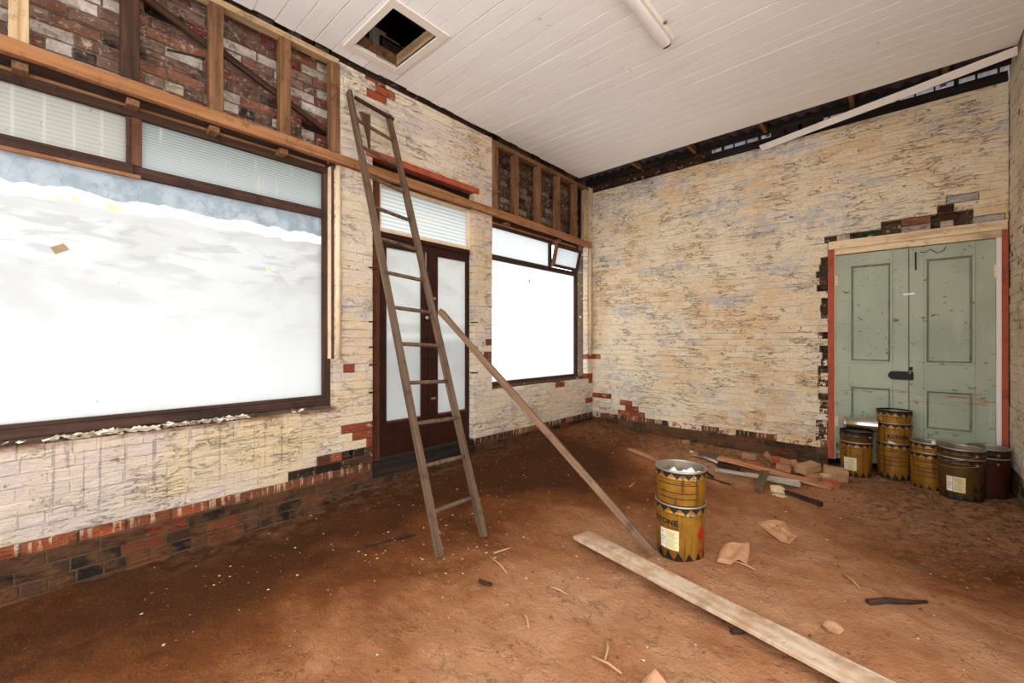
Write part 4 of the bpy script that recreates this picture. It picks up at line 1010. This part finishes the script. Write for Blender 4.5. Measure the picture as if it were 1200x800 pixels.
deb('timber_stub', onf(2.90, 5.30, .11), onf(2.93, 4.84, .02), .075, .022, 'grey_wood', 'short brown board end leaning across the grey strip', 'board', (1, 0, 0), GP, 4)
deb('dark_batten', onf(3.02, 5.02, .02), onf(3.45, 4.86, .022), .05, .04, 'dark_wood', 'dark round-edged batten at the front of the debris heap', 'batten', (0, 1, 0), GP)
deb('stick', onf(2.20, 5.22, .04), onf(2.46, 4.98, .012), .022, .018, 'black_wood', 'thin black stick pointing at the grey strip end', 'stick', (0, 1, 0), GP, 5)
deb('stick', onf(2.25, 4.98, .012), onf(2.66, 4.90, .012), .02, .015, 'dark_wood', 'thin brown stick lying in front of the debris heap', 'stick', (0, 1, 0), GP, 5)
deb('floorboard', onf(1.32, 5.25, .02), onf(1.95, 5.0, .025), .07, .02, 'pink_wood', 'thin brown board on the dirt behind the lone pail stack', 'board', (0, 1, 0), GP)
deb('white_strip', onf(1.94, 5.76, .02), onf(2.42, 5.42, .05), .035, .015, 'white_paint', 'thin white strip slanting behind the lone pail stack', 'strip', (1, 1, 0), GP)
deb('floorboard', onf(2.0, 5.62, .015), onf(2.75, 5.72, .03), .12, .02, 'pink_wood', 'wide sandy board half buried behind the debris heap', 'board', (0, 1, 0), GP)
def stone(name, c, s, seed, mat, label, cat, group=None):
    bm = bmesh.new(); bmesh.ops.create_icosphere(bm, subdivisions=2, radius=1.)
    for v in bm.verts:
        k = 1 + .28 * mnoise.noise(v.co * 1.3 + Vector((seed, 0, 0))); v.co = Vector((v.co.x * s[0], v.co.y * s[1], v.co.z * s[2])) * k
    me = bpy.data.meshes.new(name); bm.to_mesh(me); bm.free(); me.materials.append(M[mat])
    o = bpy.data.objects.new(name, me); C.objects.link(o); o.location = c; return tag(o, label, cat, group)
stone('stone', onf(3.075, 4.98, .03), (.075, .06, .045), 3, 'stone', 'pale rounded stone at the front of the debris heap', 'stone')
stone('stone', onf(3.11, 4.87, .004), (.06, .035, .012), 5, 'stone', 'flat pale flake below the rounded stone', 'stone')
def brick(c, rot, sz, mat, label):
    bm = bmesh.new(); bmesh.ops.create_cube(bm, size=1.); bmesh.ops.subdivide_edges(bm, edges=bm.edges[:], cuts=3, use_grid_fill=True)
    sd = R.random() * 90
    for v in bm.verts:
        p = Vector((v.co.x * sz[0], v.co.y * sz[1], v.co.z * sz[2])); v.co = p + mnoise.noise_vector(p * 14 + Vector((sd, 0, 0))) * .007
    me = bpy.data.meshes.new('brick'); bm.to_mesh(me); bm.free(); me.materials.append(M[mat])
    o = bpy.data.objects.new('brick', me); C.objects.link(o); o.location = c; o.rotation_euler = rot
    b = o.modifiers.new('Bevel', 'BEVEL'); b.width = .005; b.segments = 1; b.limit_method = 'ANGLE'
    return tag(o, label, 'brick', 'loose bricks in the debris heap')
brick(onf(3.24, 5.66, .125), (.08, -.1, 1.05), (.23, .13, .085), 'brick_tan', 'large sandy brick perched on top of the debris heap')
brick(onf(3.47, 5.80, .08), (.2, .1, .2), (.22, .09, .15), 'brick_tan', 'grey brown brick on edge beside the labelled pail end of the heap')
brick(onf(3.45, 5.50, .028), (.05, .1, .35), (.16, .10, .055), 'brick_red', 'bright red half brick at the door end of the debris heap')
brick(onf(3.30, 5.58, .045), (.1, .0, .6), (.14, .09, .07), 'brick_pink', 'dusty brick piece under the large sandy brick')
brick(onf(3.01, 5.66, .07), (.0, .1, .15), (.15, .09, .06), 'brick_pink', 'dusty pink brick lying just behind the floorboard middle')
brick(onf(3.02, 5.80, .085), (.4, .3, .5), (.13, .09, .08), 'brick_pink', 'rough brick lump behind the dusty pink brick')
brick(onf(3.11, 5.74, .085), (.0, 1.3, .3), (.15, .05, .06), 'brick_pink', 'thin upright brick sliver beside the large sandy brick')
brick(onf(2.69, 5.72, .05), (.1, .1, .2), (.15, .09, .06), 'brick_red', 'reddish brick half buried behind the floorboard')
brick(onf(2.92, 6.05, .05), (.2, .2, .4), (.17, .09, .06), 'brick_red', 'red brick leaning near the back wall foot')
brick(onf(2.56, 6.08, .03), (.1, .0, .2), (.16, .09, .06), 'brick_tan', 'dark sandy brick near the wall behind the heap')
brick(onf(2.78, 6.16, .05), (.1, .8, .4), (.14, .08, .06), 'brick_pink', 'tilted brick at the wall foot behind the heap')
brick(onf(3.38, 5.72, .045), (.2, -.2, .9), (.12, .08, .045), 'stone', 'pale mortar lump between the sandy bricks')
brick(onf(3.2, 6.0, .05), (.1, -.2, .9), (.18, .1, .06), 'brick_pink', 'dusty brick by the wall behind the large sandy brick')
brick(onf(1.72, 6.2, .03), (.1, -.1, .3), (.10, .07, .05), 'brick_pink', 'small brick lump alone against the back wall foot')
# cardboard flakes
def flake(pts, label, seed, thick=.008):
    mb = MB(); cx_ = sum(p[0] for p in pts) / len(pts); cy_ = sum(p[1] for p in pts) / len(pts)
    rings = 5; vs = []; n = len(pts)
    for k in range(rings + 1):
        t = k / rings
        for (x, y) in pts:
            X_, Y_ = cx_ + (x - cx_) * t, cy_ + (y - cy_) * t
            vs.append((X_, Y_, fh(X_, Y_) + .016 + .022 * mnoise.noise((X_ * 16 + seed, Y_ * 9, seed)) + .012 * sin(X_ * 60 + seed)))
    fs = [(k * n + i, k * n + (i + 1) % n, (k + 1) * n + (i + 1) % n, (k + 1) * n + i) for k in range(rings) for i in range(n)]
    mb.mesh(vs, fs, 0, False)
    o = mb.build('cardboard_flake', M['card'], loc=(cx_, cy_, -.17)); s_ = o.modifiers.new('Solidify', 'SOLIDIFY'); s_.thickness = thick
    return tag(o, label, 'cardboard', 'flattened cardboard scraps')
flake([(3.03, 3.18), (3.0, 3.34), (2.985, 3.48), (3.04, 3.53), (3.09, 3.56), (3.13, 3.62), (3.16, 3.5), (3.19, 3.31), (3.14, 3.3), (3.11, 3.2)], 'squarish crumpled cardboard scrap beside the lone pail stack', 2.)
flake([(3.09, 4.04), (3.12, 4.12), (3.2, 4.16), (3.27, 4.17), (3.33, 4.06), (3.385, 3.96), (3.36, 3.84), (3.30, 3.82), (3.20, 3.92)], 'pointed cardboard scrap on the dirt further behind the square scrap', 6.)
flake([(3.1, 1.86), (3.13, 1.92), (3.2, 1.90), (3.24, 1.82), (3.2, 1.74), (3.12, 1.77)], 'small cardboard corner at the very front of the dirt floor', 8.)
# twigs
tw = [((1.82, 2.14), (2.04, 2.07), 'pale splinter lying in front of the ladder, the longer of two'), ((1.79, 2.2), (1.83, 2.34), 'pale splinter close to the right foot of the ladder'),
      ((2.36, 2.13), (2.47, 2.15), 'short pale splinter between ladder and plank'), ((2.38, 1.83), (2.50, 1.75), 'thin pale splinter in the middle of the foreground dirt'),
      ((2.85, 1.96), (2.92, 1.82), 'pale straw forming a tick mark in the front dirt'), ((2.86, 1.80), (3.02, 1.80), 'pale straw crossing the tick mark in the front dirt'),
      ((3.12, 3.25), (3.26, 3.24), 'pale straw just in front of the square cardboard scrap'), ((3.70, 3.55), (3.80, 3.40), 'pale straw between plank and rubble'), ((1.9, 4.1), (1.86, 4.3), 'pale straw behind the timber prop')]
for (a, b, lb) in tw:
    mb = MB(); a3, b3 = onf(*a, .012), onf(*b, .012); m3 = (a3 + b3) / 2 + Vector((.008, .008, .004))
    mb.tube([a3, m3, b3], [.006, .007, .004], 5); tag(mb.build('splinter', M['twig'], loc=tuple(m3)), lb, 'splinter', 'pale wood splinters on the dirt')
mb = MB(); mb.tube([onf(3.84, 3.28, .012), onf(3.92, 3.36, .014), onf(4.02, 3.44, .012), onf(4.10, 3.54, .01)], [.02, .018, .014, .008], 7)
tag(mb.build('branch', M['dark_wood'], loc=tuple(onf(3.95, 3.4))), 'dark curved stick on the dirt near the right wall', 'stick')
mb = MB(); mb.tube([onf(.98, 1.62, .012), onf(1.06, 1.8, .014), onf(1.10, 2.0, .012)], [.006, .009, .007], 6)
tag(mb.build('branch', M['dark_wood'], loc=tuple(onf(1.06, 1.8))), 'thin dark stick on the dirt beside the left ladder foot', 'stick')
stone('stone', onf(3.71, 2.85, .02), (.045, .035, .028), 4, 'brick_tan', 'small tan clod behind the pale plank', 'stone')
mb = MB(); mb.box((0, 0, 0), (.09, .03, .014), 0, Matrix.Rotation(.5, 4, 'Z') @ Matrix.Rotation(.2, 4, 'Y')); c_ = onf(2.01, 1.90, .016); mb.v = [tuple(Vector(p) + c_) for p in mb.v]
tag(mb.build('bark_chip', M['dark_wood'], loc=tuple(c_)), 'dark bark chip on the dirt in front of the ladder', 'wood chip')

# pebbles and plaster chips: uncountable litter
def chips(name, label, mat, n, gen, smin, smax, seed, flat=.5):
    r = random.Random(seed); mb = MB()
    base = [(1, 0, 0), (-.5, .87, 0), (-.5, -.87, 0), (.1, .1, 1), (-.1, 0, -.8)]
    fs = [(0, 1, 3), (1, 2, 3), (2, 0, 3), (1, 0, 4), (2, 1, 4), (0, 2, 4)]
    for _ in range(n):
        x, y = gen(r); s_ = smin + (smax - smin) * r.random() ** 2.5
        rz = r.random() * 6.3; vs = []
        for (a, b, c) in base:
            k = r.uniform(.6, 1.3); a, b, c = a * k * s_ * r.uniform(.7, 1.5), b * k * s_, c * k * s_ * flat
            vs.append((x + a * cos(rz) - b * sin(rz), y + a * sin(rz) + b * cos(rz), fh(x, y) + c + s_ * flat * .4))
        mb.mesh(vs, fs)
    return tag(mb.build(name, M[mat]), label, 'litter', kind='stuff')
def g_all(r): return (r.uniform(.1, 4.7), r.uniform(.4, 6.3))
def g_lad(r):
    c = r.choice(((1.45, 1.9, .25), (1.6, 2.3, .25), (2.4, 3.05, .2), (1.2, 2.2, .4), (.5, 1.0, .4)))
    return (max(.08, r.gauss(c[0], c[2])), r.gauss(c[1], c[2]))
def g_rub(r):
    while True:
        x, y = r.uniform(3.2, 4.75), r.uniform(3.6, 6.2)
        if r.random() < ss(3.3, 4.0, x) * ss(3.6, 4.6, y) + .12: return x, y
def g_wall(r): return (r.uniform(.15, 3.3), r.uniform(5.3, 6.45))
M['chip_white'] = plain('plaster chip', lin(206, 176, 142), .9); M['chip_brown'] = plain('soil crumb', lin(120, 72, 40), .95); M['chip_grey'] = plain('rubble chip', lin(118, 84, 58), .95)
chips('plaster_chips', 'pale plaster chips strewn over the dirt', 'chip_white', 520, lambda r: g_lad(r) if r.random() < .45 else g_all(r), .004, .012, 2)
chips('soil_crumbs', 'brown soil crumbs strewn over the dirt', 'chip_brown', 900, g_all, .004, .016, 3, .7)
chips('rubble_chips', 'grey brown rubble chips near the pails and right wall', 'chip_grey', 1500, g_rub, .004, .02, 4, .7)
chips('wall_rubble', 'small rubble along the foot of the back wall', 'chip_grey', 600, g_wall, .005, .024, 6, .8)
# flaked paint curls on the sill of the large window
r = random.Random(17); mb = MB()
for _ in range(150):
    y = r.uniform(.0, 1.15) if r.random() < .85 else r.uniform(-.3, 1.6); x = r.uniform(-.095, -.01); z = .744 + r.uniform(.0, .02)
    s_ = r.uniform(.012, .04); a = r.random() * 6.3; t_ = r.uniform(-.5, .5)
    q = [(s_ * u, s_ * .55 * v, s_ * .35 * (u * u) + t_ * s_ * v) for u in (-1, 0, 1) for v in (-1, 1)]
    mb.mesh([(max(-.10, x + p[0] * cos(a) - p[1] * sin(a)), y + p[0] * sin(a) + p[1] * cos(a), max(.743, z + p[2])) for p in q], [(0, 1, 3, 2), (2, 3, 5, 4)])
tag(mb.build('paint_flakes', M['paper']), 'curled white paint flakes heaped on the large window sill', 'litter', kind='stuff')

# ------------------------------------------------------------------ world, camera
W = bpy.data.worlds.new('World'); bpy.context.scene.world = W; W.use_nodes = True
nt = W.node_tree; nt.nodes.clear()
wo = nt.nodes.new('ShaderNodeOutputWorld'); bg = nt.nodes.new('ShaderNodeBackground')
tc = nt.nodes.new('ShaderNodeTexCoord'); sp = nt.nodes.new('ShaderNodeSeparateXYZ'); cr = nt.nodes.new('ShaderNodeValToRGB'); mr = nt.nodes.new('ShaderNodeMapRange')
nt.links.new(tc.outputs['Generated'], sp.inputs[0]); nt.links.new(sp.outputs[2], mr.inputs[0])
mr.inputs[1].default_value = -1; mr.inputs[2].default_value = 1
nt.links.new(mr.outputs[0], cr.inputs[0]); nt.links.new(cr.outputs[0], bg.inputs[0]); nt.links.new(bg.outputs[0], wo.inputs[0])
cr.color_ramp.elements[0].position = .46; cr.color_ramp.elements[0].color = (.86, .86, .87, 1)
cr.color_ramp.elements[1].position = .56; cr.color_ramp.elements[1].color = (.96, .98, 1.0, 1)
bg.inputs[1].default_value = 4.0

cam = bpy.data.cameras.new('camera'); cam.sensor_width = 36; cam.lens = 497 / 1200 * 36; cam.clip_start = .05
co = bpy.data.objects.new('camera', cam); C.objects.link(co)
co.location = (3.965, 0, 1.385); co.rotation_euler = (pi / 2, 0, radians(42.2))
sc = bpy.context.scene; sc.camera = co
sc.view_settings.view_transform = 'Standard'; sc.view_settings.look = 'None'; sc.view_settings.gamma = 1; sc.view_settings.exposure = 0
sc.view_settings.use_curve_mapping = False
sc.cycles.use_denoising = True
sc.cycles.max_bounces = 8; sc.cycles.diffuse_bounces = 6
